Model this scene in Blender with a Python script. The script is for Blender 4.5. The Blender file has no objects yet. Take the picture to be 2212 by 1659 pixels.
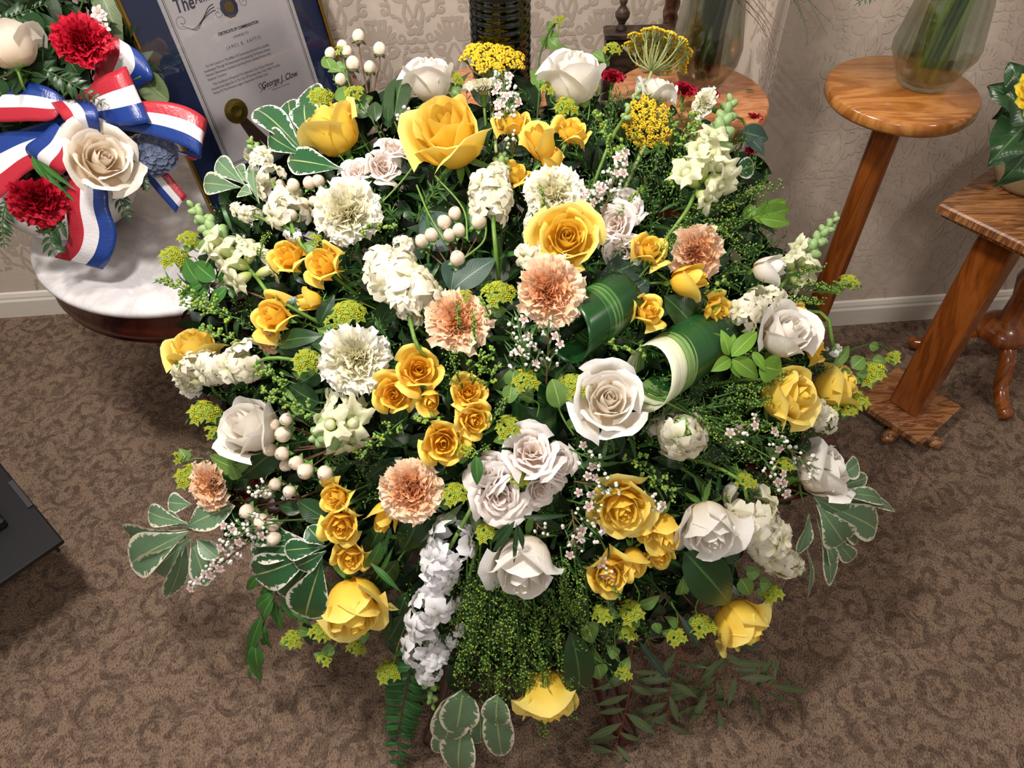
import bpy, math, random
import numpy as np
from mathutils import Vector, Matrix

# ------------------------------------------------------------------ camera, world, lights, exposure
SC = bpy.context.scene
COL = SC.collection
FPX, CX, CY = 1640.0, 1106.0, 829.5
PITCH, ROLL = math.radians(48.0), math.radians(1.3)
CAM = np.array([0.0, 0.0, 1.65])
FW = np.array([0, math.cos(PITCH), -math.sin(PITCH)])
_R0 = np.array([1.0, 0, 0]); _U0 = np.cross(_R0, FW)
RT = _R0 * math.cos(ROLL) - _U0 * math.sin(ROLL)
UP = _U0 * math.cos(ROLL) + _R0 * math.sin(ROLL)
cd = bpy.data.cameras.new('camera'); cam = bpy.data.objects.new('camera', cd); COL.objects.link(cam)
cd.sensor_width = 36.0; cd.lens = 36.0 * FPX / 2212.0; cd.clip_start = 0.02
m = Matrix.Identity(4)
for i in range(3):
    m[i][0], m[i][1], m[i][2], m[i][3] = RT[i], UP[i], -FW[i], CAM[i]
cam.matrix_world = m
SC.camera = cam
SC.view_settings.view_transform = 'Standard'; SC.view_settings.look = 'None'
SC.view_settings.gamma = 1.0; SC.view_settings.use_curve_mapping = False
SC.view_settings.exposure = 0.08
w = bpy.data.worlds.new('ambient_fill'); SC.world = w; w.use_nodes = True  # even warm fill added in place of light bounced round the room
w.node_tree.nodes['Background'].inputs[0].default_value = (1.0, 0.90, 0.80, 1)
w.node_tree.nodes['Background'].inputs[1].default_value = 0.31

def area(name, loc, target, size, power, col):
    l = bpy.data.lights.new(name, 'AREA'); l.shape = 'DISK'; l.size = size; l.energy = power; l.color = col
    o = bpy.data.objects.new(name, l); COL.objects.link(o); o.location = loc
    o.rotation_euler = (Vector(target) - Vector(loc)).to_track_quat('-Z', 'Y').to_euler()
area('ceiling_light', (-0.55, 0.70, 2.55), (0.0, 0.8, 0.7), 0.25, 36, (1.0, 0.94, 0.87))
area('ceiling_light', (1.9, 0.55, 2.55), (0.6, 1.2, 0.7), 0.2, 9, (1.0, 0.90, 0.80))
area('ceiling_light', (-0.1, -1.3, 2.55), (0.0, 0.6, 0.4), 0.5, 14, (1.0, 0.93, 0.86))
area('ceiling_light', (-1.15, 1.35, 2.5), (0.2, 1.4, 0.8), 0.25, 19, (1.0, 0.92, 0.88))

rng = random.Random(7)
NR = np.random.RandomState(5)

# ------------------------------------------------------------------ helpers: pixels of the photograph to points in the room
def ray(px, py):
    return FW + RT * (px - CX) / FPX - UP * (py - CY) / FPX
def V(px, py, z):
    return CAM + ray(px, py) * z
def atz(px, py, z):
    d = ray(px, py); return CAM + d * (z - CAM[2]) / d[2]
LEFTSIDE = False
def DEP(px, py):
    if LEFTSIDE: return 1.47 + (py - 80) * .00016
    return 1.12 + 0.33 * (((px - 1110) / 840.0) ** 2 + ((py - 830) / 800.0) ** 2)
def S(px, py, dz=0.0):
    return V(px, py, DEP(px, py) + dz)
CORE = V(1110, 900, 1.52)
def unit(v):
    v = np.asarray(v, float); return v / max(1e-9, np.linalg.norm(v))
def facing(px, py, ang, tilt):
    c = -unit(ray(px, py)); a, t = math.radians(ang), math.radians(tilt)
    return unit(c * math.cos(t) + (RT * math.cos(a) + UP * math.sin(a)) * math.sin(t))
def frame(P, z, spin=0.0, s=1.0, xref=None):
    z = unit(z)
    if xref is None: xref = np.array([0.31, 0.11, 0.94]) if abs(z[2]) < 0.9 else np.array([1.0, 0, 0])
    x = unit(xref - z * np.dot(xref, z)); y = np.cross(z, x)
    c, sn = math.cos(spin), math.sin(spin)
    x2 = x * c + y * sn; y2 = -x * sn + y * c
    M = np.eye(4); M[:3, 0] = x2 * s; M[:3, 1] = y2 * s; M[:3, 2] = z * s; M[:3, 3] = P
    return M
def rotz(a, s=1.0):
    M = np.eye(4); M[0, 0] = M[1, 1] = math.cos(a) * s; M[0, 1] = -math.sin(a) * s; M[1, 0] = math.sin(a) * s; M[2, 2] = s
    return M
def roty(a):
    M = np.eye(4); M[0, 0] = M[2, 2] = math.cos(a); M[0, 2] = math.sin(a); M[2, 0] = -math.sin(a); return M
def trans(p):
    M = np.eye(4); M[:3, 3] = p; return M
def cr(pts, n):
    """Catmull-Rom through pts, n samples per span"""
    P = np.array(pts, float)
    if len(P) == 2: return np.array([P[0] + (P[1] - P[0]) * t for t in np.linspace(0, 1, n + 1)])
    Q = np.vstack([2 * P[0] - P[1], P, 2 * P[-1] - P[-2]]); out = []
    for i in range(len(P) - 1):
        a, b, c, d = Q[i:i + 4]
        for k in range(n):
            t = k / n
            out.append(0.5 * ((2 * b) + (c - a) * t + (2 * a - 5 * b + 4 * c - d) * t * t + (3 * b - a - 3 * c + d) * t ** 3))
    out.append(P[-1]); return np.array(out)

# ------------------------------------------------------------------ geometry collector (quads only)
class Geo:
    def __init__(s): s.v = []; s.f = []; s.u = []; s.m = []; s.n = 0
    def add(s, T, M=None, mi=0):
        v, f, u = T
        if M is not None: v = v @ M[:3, :3].T + M[:3, 3]
        s.v.append(v); s.f.append(f + s.n); s.u.append(u); s.m.append(np.full(len(f), mi, np.int32)); s.n += len(v); return s
    def tmpl(s): return (np.concatenate(s.v), np.concatenate(s.f), np.concatenate(s.u))
    def mesh(s, name, mats, smooth=True):
        v, f, u = s.tmpl(); mi = np.concatenate(s.m)
        me = bpy.data.meshes.new(name)
        me.vertices.add(len(v)); me.vertices.foreach_set('co', v.astype(np.float32).ravel())
        me.loops.add(len(f) * 4); me.loops.foreach_set('vertex_index', f.astype(np.int32).ravel())
        me.polygons.add(len(f)); me.polygons.foreach_set('loop_start', np.arange(0, len(f) * 4, 4, dtype=np.int32))
        me.update(calc_edges=True)
        uv = me.uv_layers.new(name='UVMap'); uv.data.foreach_set('uv', u[f.ravel()].astype(np.float32).ravel())
        for mm in (mats if isinstance(mats, (list, tuple)) else [mats]): me.materials.append(mm)
        me.polygons.foreach_set('material_index', mi)
        me.polygons.foreach_set('use_smooth', np.full(len(f), smooth, bool))
        me.update(); return me

def gridT(P, uv=None, closed=False):
    nu, nv = P.shape[:2]; idx = np.arange(nu * nv).reshape(nu, nv)
    if closed: a, b, c, d = idx[:, :], np.roll(idx, -1, 0), None, None
    if closed:
        f = np.stack([a[:, :-1], b[:, :-1], b[:, 1:], a[:, 1:]], -1).reshape(-1, 4)
    else:
        f = np.stack([idx[:-1, :-1], idx[1:, :-1], idx[1:, 1:], idx[:-1, 1:]], -1).reshape(-1, 4)
    if uv is None:
        U, W = np.meshgrid(np.linspace(0, 1, nu), np.linspace(0, 1, nv), indexing='ij'); uv = np.stack([U, W], -1)
    return (P.reshape(-1, 3), f, uv.reshape(-1, 2))
def lathe(prof, n=24, flute=0.0, fl_n=0):
    prof = np.array(prof, float); a = np.linspace(0, 2 * math.pi, n, endpoint=False)
    A, R = np.meshgrid(a, prof[:, 0], indexing='ij'); Z = np.tile(prof[:, 1], (n, 1))
    if fl_n: R = R * (1 + flute * np.cos(A * fl_n))
    return gridT(np.stack([R * np.cos(A), R * np.sin(A), Z], -1), closed=True)
def ballT(n=8, mr=5, s=(1, 1, 1)):
    t = np.linspace(0, math.pi, mr); return lathe([(max(1e-4, math.sin(x)) * s[0], -math.cos(x) * s[2]) for x in t], n)
def tubeT(pts, r, n=6, cap=True):
    pts = np.array(pts, float); k = len(pts); r = np.broadcast_to(np.array(r, float), (k,))
    if cap:
        pts = np.vstack([pts[0], pts, pts[-1]]); r = np.concatenate([[r[0] * .05], r, [r[-1] * .05]]); k += 2
    d = np.gradient(pts, axis=0); d /= np.maximum(1e-9, np.linalg.norm(d, axis=1))[:, None]
    if cap: d[0] = d[1]; d[-1] = d[-2]
    ref = np.array([0, 0, 1.0]) if abs(d[len(d) // 2][2]) < 0.8 else np.array([1.0, 0, 0])
    rings = []; x = None
    for i in range(k):
        x = unit((ref if x is None else x) - d[i] * np.dot(ref if x is None else x, d[i])); y = np.cross(d[i], x)
        a = np.arange(n) * 2 * math.pi / n
        rings.append(pts[i] + r[i] * (np.cos(a)[:, None] * x + np.sin(a)[:, None] * y))
    return gridT(np.array(rings).transpose(1, 0, 2), closed=True)
def boxT(c, h, bev=0.0, R=None):
    """box with chamfered edges: rounded profile in z, corners in xy; c centre, h half sizes"""
    hx, hy, hz = h; b = min(bev if bev > 0 else min(h) * .03, min(h) * .9)
    q = [(hx - b, hy), (-(hx - b), hy), (-hx, hy - b), (-hx, -(hy - b)), (-(hx - b), -hy), (hx - b, -hy), (hx, -(hy - b)), (hx, hy - b)]
    q = np.array(q); rings = []
    for z, k in ((-hz, None), (-hz, -b), (-hz + b, 0), (hz - b, 0), (hz, -b), (hz, None)):
        if k is None: rr = q * 1e-4
        else: rr = q * np.array([(hx + k) / hx, (hy + k) / hy])
        rings.append(np.c_[rr, np.full(8, z)])
    T = gridT(np.array(rings).transpose(1, 0, 2), closed=True); v = T[0]
    if R is not None: v = v @ np.array(R).T
    return (v + np.array(c), T[1], T[2])
def leafT(L=1.0, W=0.4, shape='ovate', fold=0.15, bend=0.25, wave=0.0, nu=5, nv=9, twist=0.0, curl=0.0):
    t = np.linspace(0, 1, nv); t = 1 - (1 - t) ** 1.7 if shape in ('obov', 'round') else t; s = {'ovate': np.sin(math.pi * t ** .75) ** .85, 'obov': np.sin(math.pi * np.clip(t, 0, .999) ** 1.35) ** .8 * (.55 + .45 * t) * 1.12,
         'lance': np.sin(math.pi * t ** .85) ** 1.1, 'round': np.sin(math.pi * t ** .9) ** .6, 'heart': np.sin(math.pi * t ** .55) ** .8, 'strap': np.sin(math.pi * t ** .9) ** .45}[shape]
    s = np.maximum(s, 0.03); u = np.linspace(-1, 1, nu); U, T = np.meshgrid(u, t, indexing='ij'); Wd = W * .5 * s[None, :]
    X = T * L; Y = U * Wd; Z = bend * L * (T - T * T * 1.6) * 1.0 + fold * np.abs(Y) + wave * W * np.sin(T * 11 + U * 2) * np.abs(U) - curl * L * T ** 3
    if twist:
        a = twist * T; Y, Z = Y * np.cos(a) - Z * np.sin(a) * .5, Z + Y * np.sin(a)
    return gridT(np.stack([X, Y, Z], -1))

# ------------------------------------------------------------------ scene objects
INV = {}
def setp(o, **k):
    for a, b in k.items():
        if b is not None: o[a] = b
    return o
def npM(M): return Matrix([list(map(float, r)) for r in M])
def part(name, me, parent, M=None):
    o = bpy.data.objects.new(name, me); COL.objects.link(o)
    if parent is not None: o.parent = parent
    if M is not None: o.matrix_basis = npM(M)
    return o
def thing(name, label, cat, M=None, group=None):
    o = bpy.data.objects.new(name, None); COL.objects.link(o); o.empty_display_size = .02
    if M is not None: o.matrix_basis = npM(M)
    o['label'] = label; o['category'] = cat
    if group: o['group'] = group
    if M is not None: INV[o.name] = np.linalg.inv(M)
    return o
def inv_of(o): return INV.get(o.name, np.eye(4))
def wpart(name, geo, mats, parent, smooth=True, kind=None, label=None):
    """a part given in world coordinates, moved under its thing"""
    v, f, u = geo.tmpl(); g = Geo(); g.v = [v]; g.f = [f]; g.u = [u]; g.m = geo.m; g.n = len(v)
    if parent is not None:
        Mi = inv_of(parent); g.v = [v @ Mi[:3, :3].T + Mi[:3, 3]]
    o = part(name, g.mesh(name, mats, smooth), parent)
    if kind: o['kind'] = kind
    if label: o['label'] = label
    return o
def struct(name, geo, mats, smooth=False, parent=None):
    o = wpart(name, geo, mats, parent, smooth)
    if parent is None: o['kind'] = 'structure'
    return o

# ------------------------------------------------------------------ materials
def lin(h):
    h = h.lstrip('#'); c = [int(h[i:i + 2], 16) / 255 for i in (0, 2, 4)]
    return tuple([(x / 12.92 if x <= .04045 else ((x + .055) / 1.055) ** 2.4) for x in c]) + (1.0,)
class NT:
    def __init__(s, name):
        s.m = bpy.data.materials.new(name); s.m.use_nodes = True; s.t = s.m.node_tree; s.t.nodes.clear()
        s.out = s.t.nodes.new('ShaderNodeOutputMaterial')
    def n(s, ty, ins=None, **kw):
        n = s.t.nodes.new('ShaderNode' + ty)
        for k, v in kw.items(): setattr(n, k, v)
        for k, v in (ins or {}).items():
            if isinstance(v, bpy.types.NodeSocket): s.t.links.new(v, n.inputs[k])
            else: n.inputs[k].default_value = v
        return n
    def math(s, op, a, b=0.0, c=0.0, clamp=False):
        return s.n('Math', {0: a, 1: b, 2: c}, operation=op, use_clamp=clamp).outputs[0]
    def mix(s, f, a, b):
        n = s.n('Mix', data_type='RGBA')
        for i, v in ((0, f), (6, a), (7, b)):
            if isinstance(v, bpy.types.NodeSocket): s.t.links.new(v, n.inputs[i])
            else: n.inputs[i].default_value = v
        return n.outputs[2]
    def ramp(s, f, stops):
        n = s.n('ValToRGB'); e = n.color_ramp.elements
        while len(e) < len(stops): e.new(0.5)
        for k, (p, c) in enumerate(stops): e[k].position = p; e[k].color = c
        s.t.links.new(f, n.inputs[0]); return n.outputs[0]
    def fin(s, col, rough=0.6, trans=0.0, bump=None, bstr=0.3, bdist=0.002, spec=0.5, metal=0.0, coat=0.0, tcol=None):
        p = s.n('BsdfPrincipled', {'Base Color': col, 'Roughness': rough, 'Specular IOR Level': spec, 'Metallic': metal, 'Coat Weight': coat, 'Coat Roughness': .12})
        if bump is not None:
            b = s.n('Bump', {'Height': bump, 'Strength': bstr, 'Distance': bdist}); s.t.links.new(b.outputs[0], p.inputs['Normal'])
        o = p.outputs[0]
        if trans > 0:
            tr = s.n('BsdfTranslucent', {'Color': tcol if tcol is not None else col}); mx = s.n('MixShader', {0: trans, 1: o, 2: tr.outputs[0]}); o = mx.outputs[0]
        s.t.links.new(o, s.out.inputs[0]); return s.m
def noise(nt, scale, det=3, rough=.5, vec=None, dist=0.0):
    i = {'Scale': scale, 'Detail': det, 'Roughness': rough, 'Distortion': dist}
    if vec is not None: i['Vector'] = vec
    return nt.n('TexNoise', i).outputs[0]

def petal_mat(name, deep, mid, rim, trans=.3, spec=.25, rough=.55):
    t = NT(name); uv = t.n('UVMap').outputs[0]; sp = t.n('SeparateXYZ', {0: uv})
    v = t.math('ADD', sp.outputs[1], t.math('MULTIPLY', t.math('SUBTRACT', noise(t, 40), .5), .18))
    c = t.ramp(v, [(0.15, lin(deep)), (0.6, lin(mid)), (0.95, lin(rim))])
    wv = t.n('TexNoise', {'Scale': 3.0, 'Detail': 4.0, 'Vector': t.n('CombineXYZ', {0: t.math('MULTIPLY', sp.outputs[0], 14.0), 1: sp.outputs[1], 2: 0.0}).outputs[0]}).outputs[0]
    return t.fin(c, rough, trans, bump=wv, bstr=.35, bdist=.0012, spec=spec)
def plain_mat(name, col, rough=.5, trans=0.0, spec=.4, var=.12, vs=30.0, coat=0.0, metal=0.0, bump=0.0):
    t = NT(name); c = lin(col); d = tuple(x * (1 - var * 2) for x in c[:3]) + (1,); l = tuple(min(1, x * (1 + var)) for x in c[:3]) + (1,)
    nz = noise(t, vs); return t.fin(t.ramp(nz, [(.3, d), (.7, l)]), rough, trans, bump=nz if bump else None, bstr=bump, spec=spec, coat=coat, metal=metal)
def leaf_mat(name, col, dark, rib, rough=.35, spec=.5, trans=.08, ribw=.05):
    t = NT(name); sp = t.n('SeparateXYZ', {0: t.n('UVMap').outputs[0]})
    e = t.math('ABSOLUTE', t.math('SUBTRACT', sp.outputs[0], .5))
    vn = t.math('ABSOLUTE', t.math('SINE', t.math('ADD', t.math('MULTIPLY', sp.outputs[1], 38.0), t.math('MULTIPLY', e, -26.0))))
    base = t.mix(noise(t, 25), lin(dark), lin(col))
    c = t.mix(t.math('LESS_THAN', e, ribw * .5), base, lin(rib))
    return t.fin(c, rough, trans, bump=vn, bstr=.12, bdist=.001, spec=spec)
def varieg_mat(name, g1, g2, cream, margin=.16, rough=.33):
    t = NT(name); sp = t.n('SeparateXYZ', {0: t.n('UVMap').outputs[0]})
    e = t.math('MULTIPLY', t.math('ABSOLUTE', t.math('SUBTRACT', sp.outputs[0], .5)), 2.0)
    tip = t.math('MULTIPLY', sp.outputs[1], 1.0)
    e2 = t.math('MAXIMUM', e, tip)
    fine = t.n('TexNoise', {'Scale': 1.0, 'Detail': 3.0, 'Vector': t.n('CombineXYZ', {0: t.math('MULTIPLY', sp.outputs[0], 5.0), 1: t.math('MULTIPLY', sp.outputs[1], 22.0), 2: t.n('ObjectInfo').outputs['Random']}).outputs[0]}).outputs[0]
    k = t.math('ADD', e2, t.math('MULTIPLY', t.math('SUBTRACT', fine, .5), margin * 4.2))
    mask = t.n('MapRange', {0: k, 1: 1 - margin, 2: 1 - margin + .05, 3: 0.0, 4: 1.0}).outputs[0]
    base = t.mix(noise(t, 30, 3), lin(g1), lin(g2))
    base = t.mix(t.math('LESS_THAN', e, .045), base, lin('#a8b87c'))
    return t.fin(t.mix(mask, base, lin(cream)), rough, .12, bump=noise(t, 60), bstr=.15, spec=.5)
def wood_mat(name, c1, c2, c3, scale=(2, 2, 14), rough=.25, coat=.5):
    t = NT(name); mp = t.n('Mapping', {0: t.n('TexCoord').outputs['Object'], 3: scale})
    n1 = noise(t, 2.2, 5, .6, mp.outputs[0], 1.2); n2 = noise(t, 26, 3, .6, mp.outputs[0])
    wv = t.math('SINE', t.math('MULTIPLY', n1, 42.0)); f = t.math('ADD', t.math('MULTIPLY', wv, .28), t.math('ADD', t.math('MULTIPLY', n2, .5), .25))
    return t.fin(t.ramp(f, [(.12, lin(c1)), (.5, lin(c2)), (.85, lin(c3))]), rough, coat=coat, spec=.4, bump=n2, bstr=.06)

M_YEL = petal_mat('yellow_rose_petal', '#f6c63a', '#fbdb58', '#fdea8c', .25)
M_YEL2 = petal_mat('golden_spray_rose_petal', '#f6bd34', '#fbd350', '#fde678', .24)
M_WHT = petal_mat('white_rose_petal', '#f6e4c4', '#f6f1e8', '#faf8f6', .28)
M_BLU = petal_mat('blush_rose_petal', '#f4dccf', '#f5eae4', '#faf5f3', .28)
M_CRM = petal_mat('cream_rose_petal', '#f4dcbc', '#f6ecdd', '#f8f2e9', .24)
M_CARW = petal_mat('cream_carnation_petal', '#efe4a0', '#f5f0d2', '#faf8f0', .26)
M_CARP = petal_mat('peach_carnation_petal', '#f5944e', '#fbc494', '#fce6cc', .24)
M_CARR = petal_mat('red_carnation_petal', '#86061a', '#b00a26', '#c61834', .12)
M_DRED = petal_mat('crimson_petal', '#6a0416', '#8e0a22', '#a81430', .1)
M_STK = petal_mat('stock_petal', '#aebb58', '#efeacb', '#f6f2e4', .28)
M_STW = petal_mat('white_stock_petal', '#c8d08a', '#eeedf0', '#f6f5fa', .25)
M_SNP = petal_mat('snapdragon_petal', '#b3c266', '#dce2ae', '#f0efd2', .3)
M_SNY = petal_mat('snapdragon_lip', '#e6c93c', '#eadf7a', '#eef0c0', .25)
M_HYD = petal_mat('blue_hydrangea_petal', '#48526e', '#66718e', '#8590a8', .15)
M_BEG = petal_mat('yellow_begonia_petal', '#e0a818', '#f0d030', '#f6e060', .15)
M_BER = plain_mat('cream_berry_skin', '#f0dec9', .18, 0.05, .6, .06, 12, coat=.6)
M_BLK = plain_mat('dark_tip', '#2a1c14', .5)
M_GRN = plain_mat('fresh_stem', '#6f9440', .45, .05)
M_GRD = plain_mat('dark_stem', '#3f5c2c', .5)
M_BRS = plain_mat('brown_stem', '#6a4a34', .5)
M_RDS = plain_mat('red_stem', '#8c4638', .5)
M_CAL = plain_mat('calyx_green', '#6d9a45', .45, .1)
M_BUD = plain_mat('green_bud', '#8aad50', .4, .1, var=.15, vs=60)
M_BUDP = plain_mat('pale_green_bud', '#9cbb7c', .45, .1)
M_BUDL = plain_mat('lime_bud', '#a9bd3c', .45, .12, var=.2, vs=70)
M_WXB = plain_mat('white_bud', '#f1eee6', .35, .05, var=.04)
M_WXF = petal_mat('waxflower_petal', '#dcb8b4', '#f2e8e6', '#f8f4f3', .15)
M_WXC = plain_mat('waxflower_centre', '#c4a08c', .5)
M_YAR = plain_mat('yarrow_yellow', '#f2cc30', .75, .1, var=.12, vs=160)
M_YST = plain_mat('yarrow_stem', '#a4ae72', .6)
M_BUP = leaf_mat('bupleurum_bract', '#aabc44', '#849f34', '#bcc866', .5, .3, .3)
M_BUC = plain_mat('bupleurum_centre', '#c9bd26', .6)
M_BLF = leaf_mat('bupleurum_leaf', '#7ea04e', '#557f3c', '#a4bd74', .4, .4, .25)
M_LGT = leaf_mat('light_green_leaf', '#86b040', '#5e9030', '#a9c868', .35, .5, .25)
M_DRK = leaf_mat('dark_green_leaf', '#2c4e28', '#1c361c', '#4a6e3c', .30, .5, .05)
M_MID = leaf_mat('mid_green_leaf', '#457a34', '#2c5a26', '#6f9c52', .32, .5, .1)
M_FIL = leaf_mat('shade_dark_leaf', '#1f3a1a', '#0f220c', '#2c4624', .5, .35, .05)  # leaf green darkened so the gaps between flowers carry their shade in the colour
M_FIN = plain_mat('fine_green', '#4c7630', .5, .15, var=.2, vs=40)
M_EUC = leaf_mat('slate_green_leaf', '#3d574a', '#2b4238', '#6a8070', .5, .4, .03)
M_WIL = leaf_mat('olive_willow_leaf', '#6a7a52', '#4b5e3a', '#7c8a62', .45, .4, .08)
M_VAR = varieg_mat('variegated_leaf', '#55795a', '#7b9a76', '#eeead0', .20)
M_VAD = varieg_mat('dark_variegated_leaf', '#1f4f2e', '#3c6f45', '#eeeadc', .18, .22)
M_FRN = leaf_mat('fern_green', '#2e6230', '#1d4820', '#5e9a4c', .4, .45, .12)
def ti_mat(nm, cream):
    t = NT(nm); sp = t.n('SeparateXYZ', {0: t.n('UVMap').outputs[0]})
    n = t.n('TexNoise', {'Scale': 1.0, 'Detail': 4.0, 'Vector': t.n('CombineXYZ', {0: t.math('MULTIPLY', sp.outputs[1], 1.0), 1: t.math('MULTIPLY', sp.outputs[0], 22.0), 2: 3.0}).outputs[0]}).outputs[0]
    k = t.math('ADD', sp.outputs[0], t.math('MULTIPLY', t.math('SUBTRACT', n, .5), .5))
    c = t.ramp(k, [(.05, lin('#1c4a20')), (.34, lin('#204a22')), (.36, lin('#7ea05c')), (.385, lin('#225426')), (.46, lin('#2a6a2c')), (.48, lin('#6f9450')), (.51, lin('#1d4c20')), (.8, lin('#173f1c'))]) if not cream else t.ramp(k, [(.10, lin('#e2e4c8')), (.16, lin('#c2cc98')), (.20, lin('#356b30')), (.27, lin('#8fae68')), (.31, lin('#265226')), (.46, lin('#27552a')), (.8, lin('#16371a'))])
    return t.fin(c, .25, .05, spec=.55)
M_TI = ti_mat('striped_aspidistra', True); M_TID = ti_mat('dark_striped_aspidistra', False)
# ------------------------------------------------------------------ the room
WD = unit([math.cos(math.radians(3.84)), math.sin(math.radians(3.84)), 0]); WN = np.array([WD[1], -WD[0], 0])   # along the walls, towards the room
WL0 = np.array([-1.58, 1.84, 0.0]); WR0 = np.array([0.612, 1.686, 0.0])
def carpet_mat():
    t = NT('scroll_carpet'); co = t.n('TexCoord').outputs['Object']
    wob = t.n('TexNoise', {'Vector': co, 'Scale': 16.0, 'Detail': 3.0}).outputs[1]
    v0 = t.n('VectorMath', {0: co, 1: t.n('VectorMath', {0: wob, 3: .045}, operation='SCALE').outputs[0]}, operation='ADD').outputs[0]
    def scroll(scale, k, off):
        mp = t.n('Mapping', {0: v0, 1: off, 3: (scale, scale, scale)}).outputs[0]
        vo = t.n('TexVoronoi', {'Vector': mp, 'Scale': 1.0, 'Randomness': .75}, voronoi_dimensions='2D')
        d = t.n('VectorMath', {0: mp, 1: vo.outputs['Position']}, operation='SUBTRACT').outputs[0]
        sp = t.n('SeparateXYZ', {0: d}); r = vo.outputs['Distance']
        a = t.math('ARCTAN2', sp.outputs[1], sp.outputs[0]); cs = t.n('SeparateXYZ', {0: vo.outputs['Color']})
        sg = t.math('SUBTRACT', t.math('MULTIPLY', t.math('GREATER_THAN', cs.outputs[0], .5), 2.0), 1.0)
        s = t.math('SINE', t.math('ADD', t.math('MULTIPLY', r, k), t.math('ADD', t.math('MULTIPLY', a, sg), t.math('MULTIPLY', cs.outputs[1], 6.28))))
        return t.n('MapRange', {0: s, 1: .0, 2: .55}).outputs[0], t.n('MapRange', {0: r, 1: .62, 2: .48}).outputs[0]
    s1, m1 = scroll(9.0, 17.0, (0, 0, 0)); s2, m2 = scroll(16.0, 13.0, (3.3, 1.7, 0))
    pat = t.math('MAXIMUM', t.math('MULTIPLY', t.math('MULTIPLY', s1, m1), .85), t.math('MULTIPLY', t.math('MULTIPLY', s2, m2), .65))
    pat = t.math('MULTIPLY', pat, t.n('MapRange', {0: noise(t, 38, 3, .6, co), 1: .36, 2: .54}).outputs[0])
    blot = t.n('MapRange', {0: noise(t, 26, 3, .6, v0), 1: .53, 2: .62}).outputs[0]
    pat = t.math('MAXIMUM', pat, t.math('MULTIPLY', blot, .6))
    loop = t.n('TexVoronoi', {'Vector': t.n('Mapping', {0: co, 3: (330, 190, 100)}).outputs[0], 'Scale': 1.0}, voronoi_dimensions='2D')
    gr = noise(t, 260, 2, .6, co)
    pat = t.math('ADD', pat, t.math('MULTIPLY', t.math('SUBTRACT', gr, .5), 1.5), clamp=True)
    c = t.mix(pat, lin('#a68c78'), lin('#66544a'))
    c = t.mix(t.math('MULTIPLY', loop.outputs['Distance'], .85, clamp=True), c, lin('#3e3228'))
    h = t.math('SUBTRACT', t.math('MULTIPLY', pat, -.5), loop.outputs['Distance'])
    return t.fin(c, .95, bump=h, bstr=.8, bdist=.004, spec=.1)
g = Geo(); g.add(gridT(np.array([[[-4, -2.5, 0], [-4, 2.6, 0]], [[4, -2.5, 0], [4, 2.6, 0]]], float)))
struct('floor', g, carpet_mat())
M_WALL = plain_mat('beige_wallpaper', '#cfc0b2', .75, var=.03, vs=180, spec=.2, bump=.1)
M_WPA2 = plain_mat('faint_print', '#cabbac', .7, var=.02, vs=90, spec=.2)
M_WPAT = plain_mat('taupe_print', '#b8a899', .6, var=.03, vs=90, spec=.2)
M_BASE = plain_mat('cream_paint', '#e2dbd0', .4, var=.02)
LEFT_END = WL0 + WD * 2.19
def quadT(a, b, h0, h1):
    P = np.array([[[*a[:2], h0], [*a[:2], h1]], [[*b[:2], h0], [*b[:2], h1]]], float); return gridT(P)
def wall_piece(name, a, b, n, thick=.06):
    g = Geo(); a = np.array(a); b = np.array(b); c = (a + b) / 2; d = unit(b - a); L = np.linalg.norm(b - a) / 2
    Rm = np.array([d, np.cross([0, 0, 1], d), [0, 0, 1]]).T
    g.add(boxT(c - n * thick / 2 + np.array([0, 0, 1.3]), (L, thick / 2, 1.3), .002, Rm)); return struct(name, g, M_WALL)
pR = WR0 - WN * 0.0
pc = WL0 + WD * np.dot(WR0 - WL0, WD)         # foot of the return on the rear wall
wl = wall_piece('wall_rear', WL0 - WD * 2.4, pc + WD * .05, WN)
wr = wall_piece('wall_right', WR0, WR0 + WD * 3.3, WN)
wt = wall_piece('wall_return', WR0 - WN * .001, pc, -WD)
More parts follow.
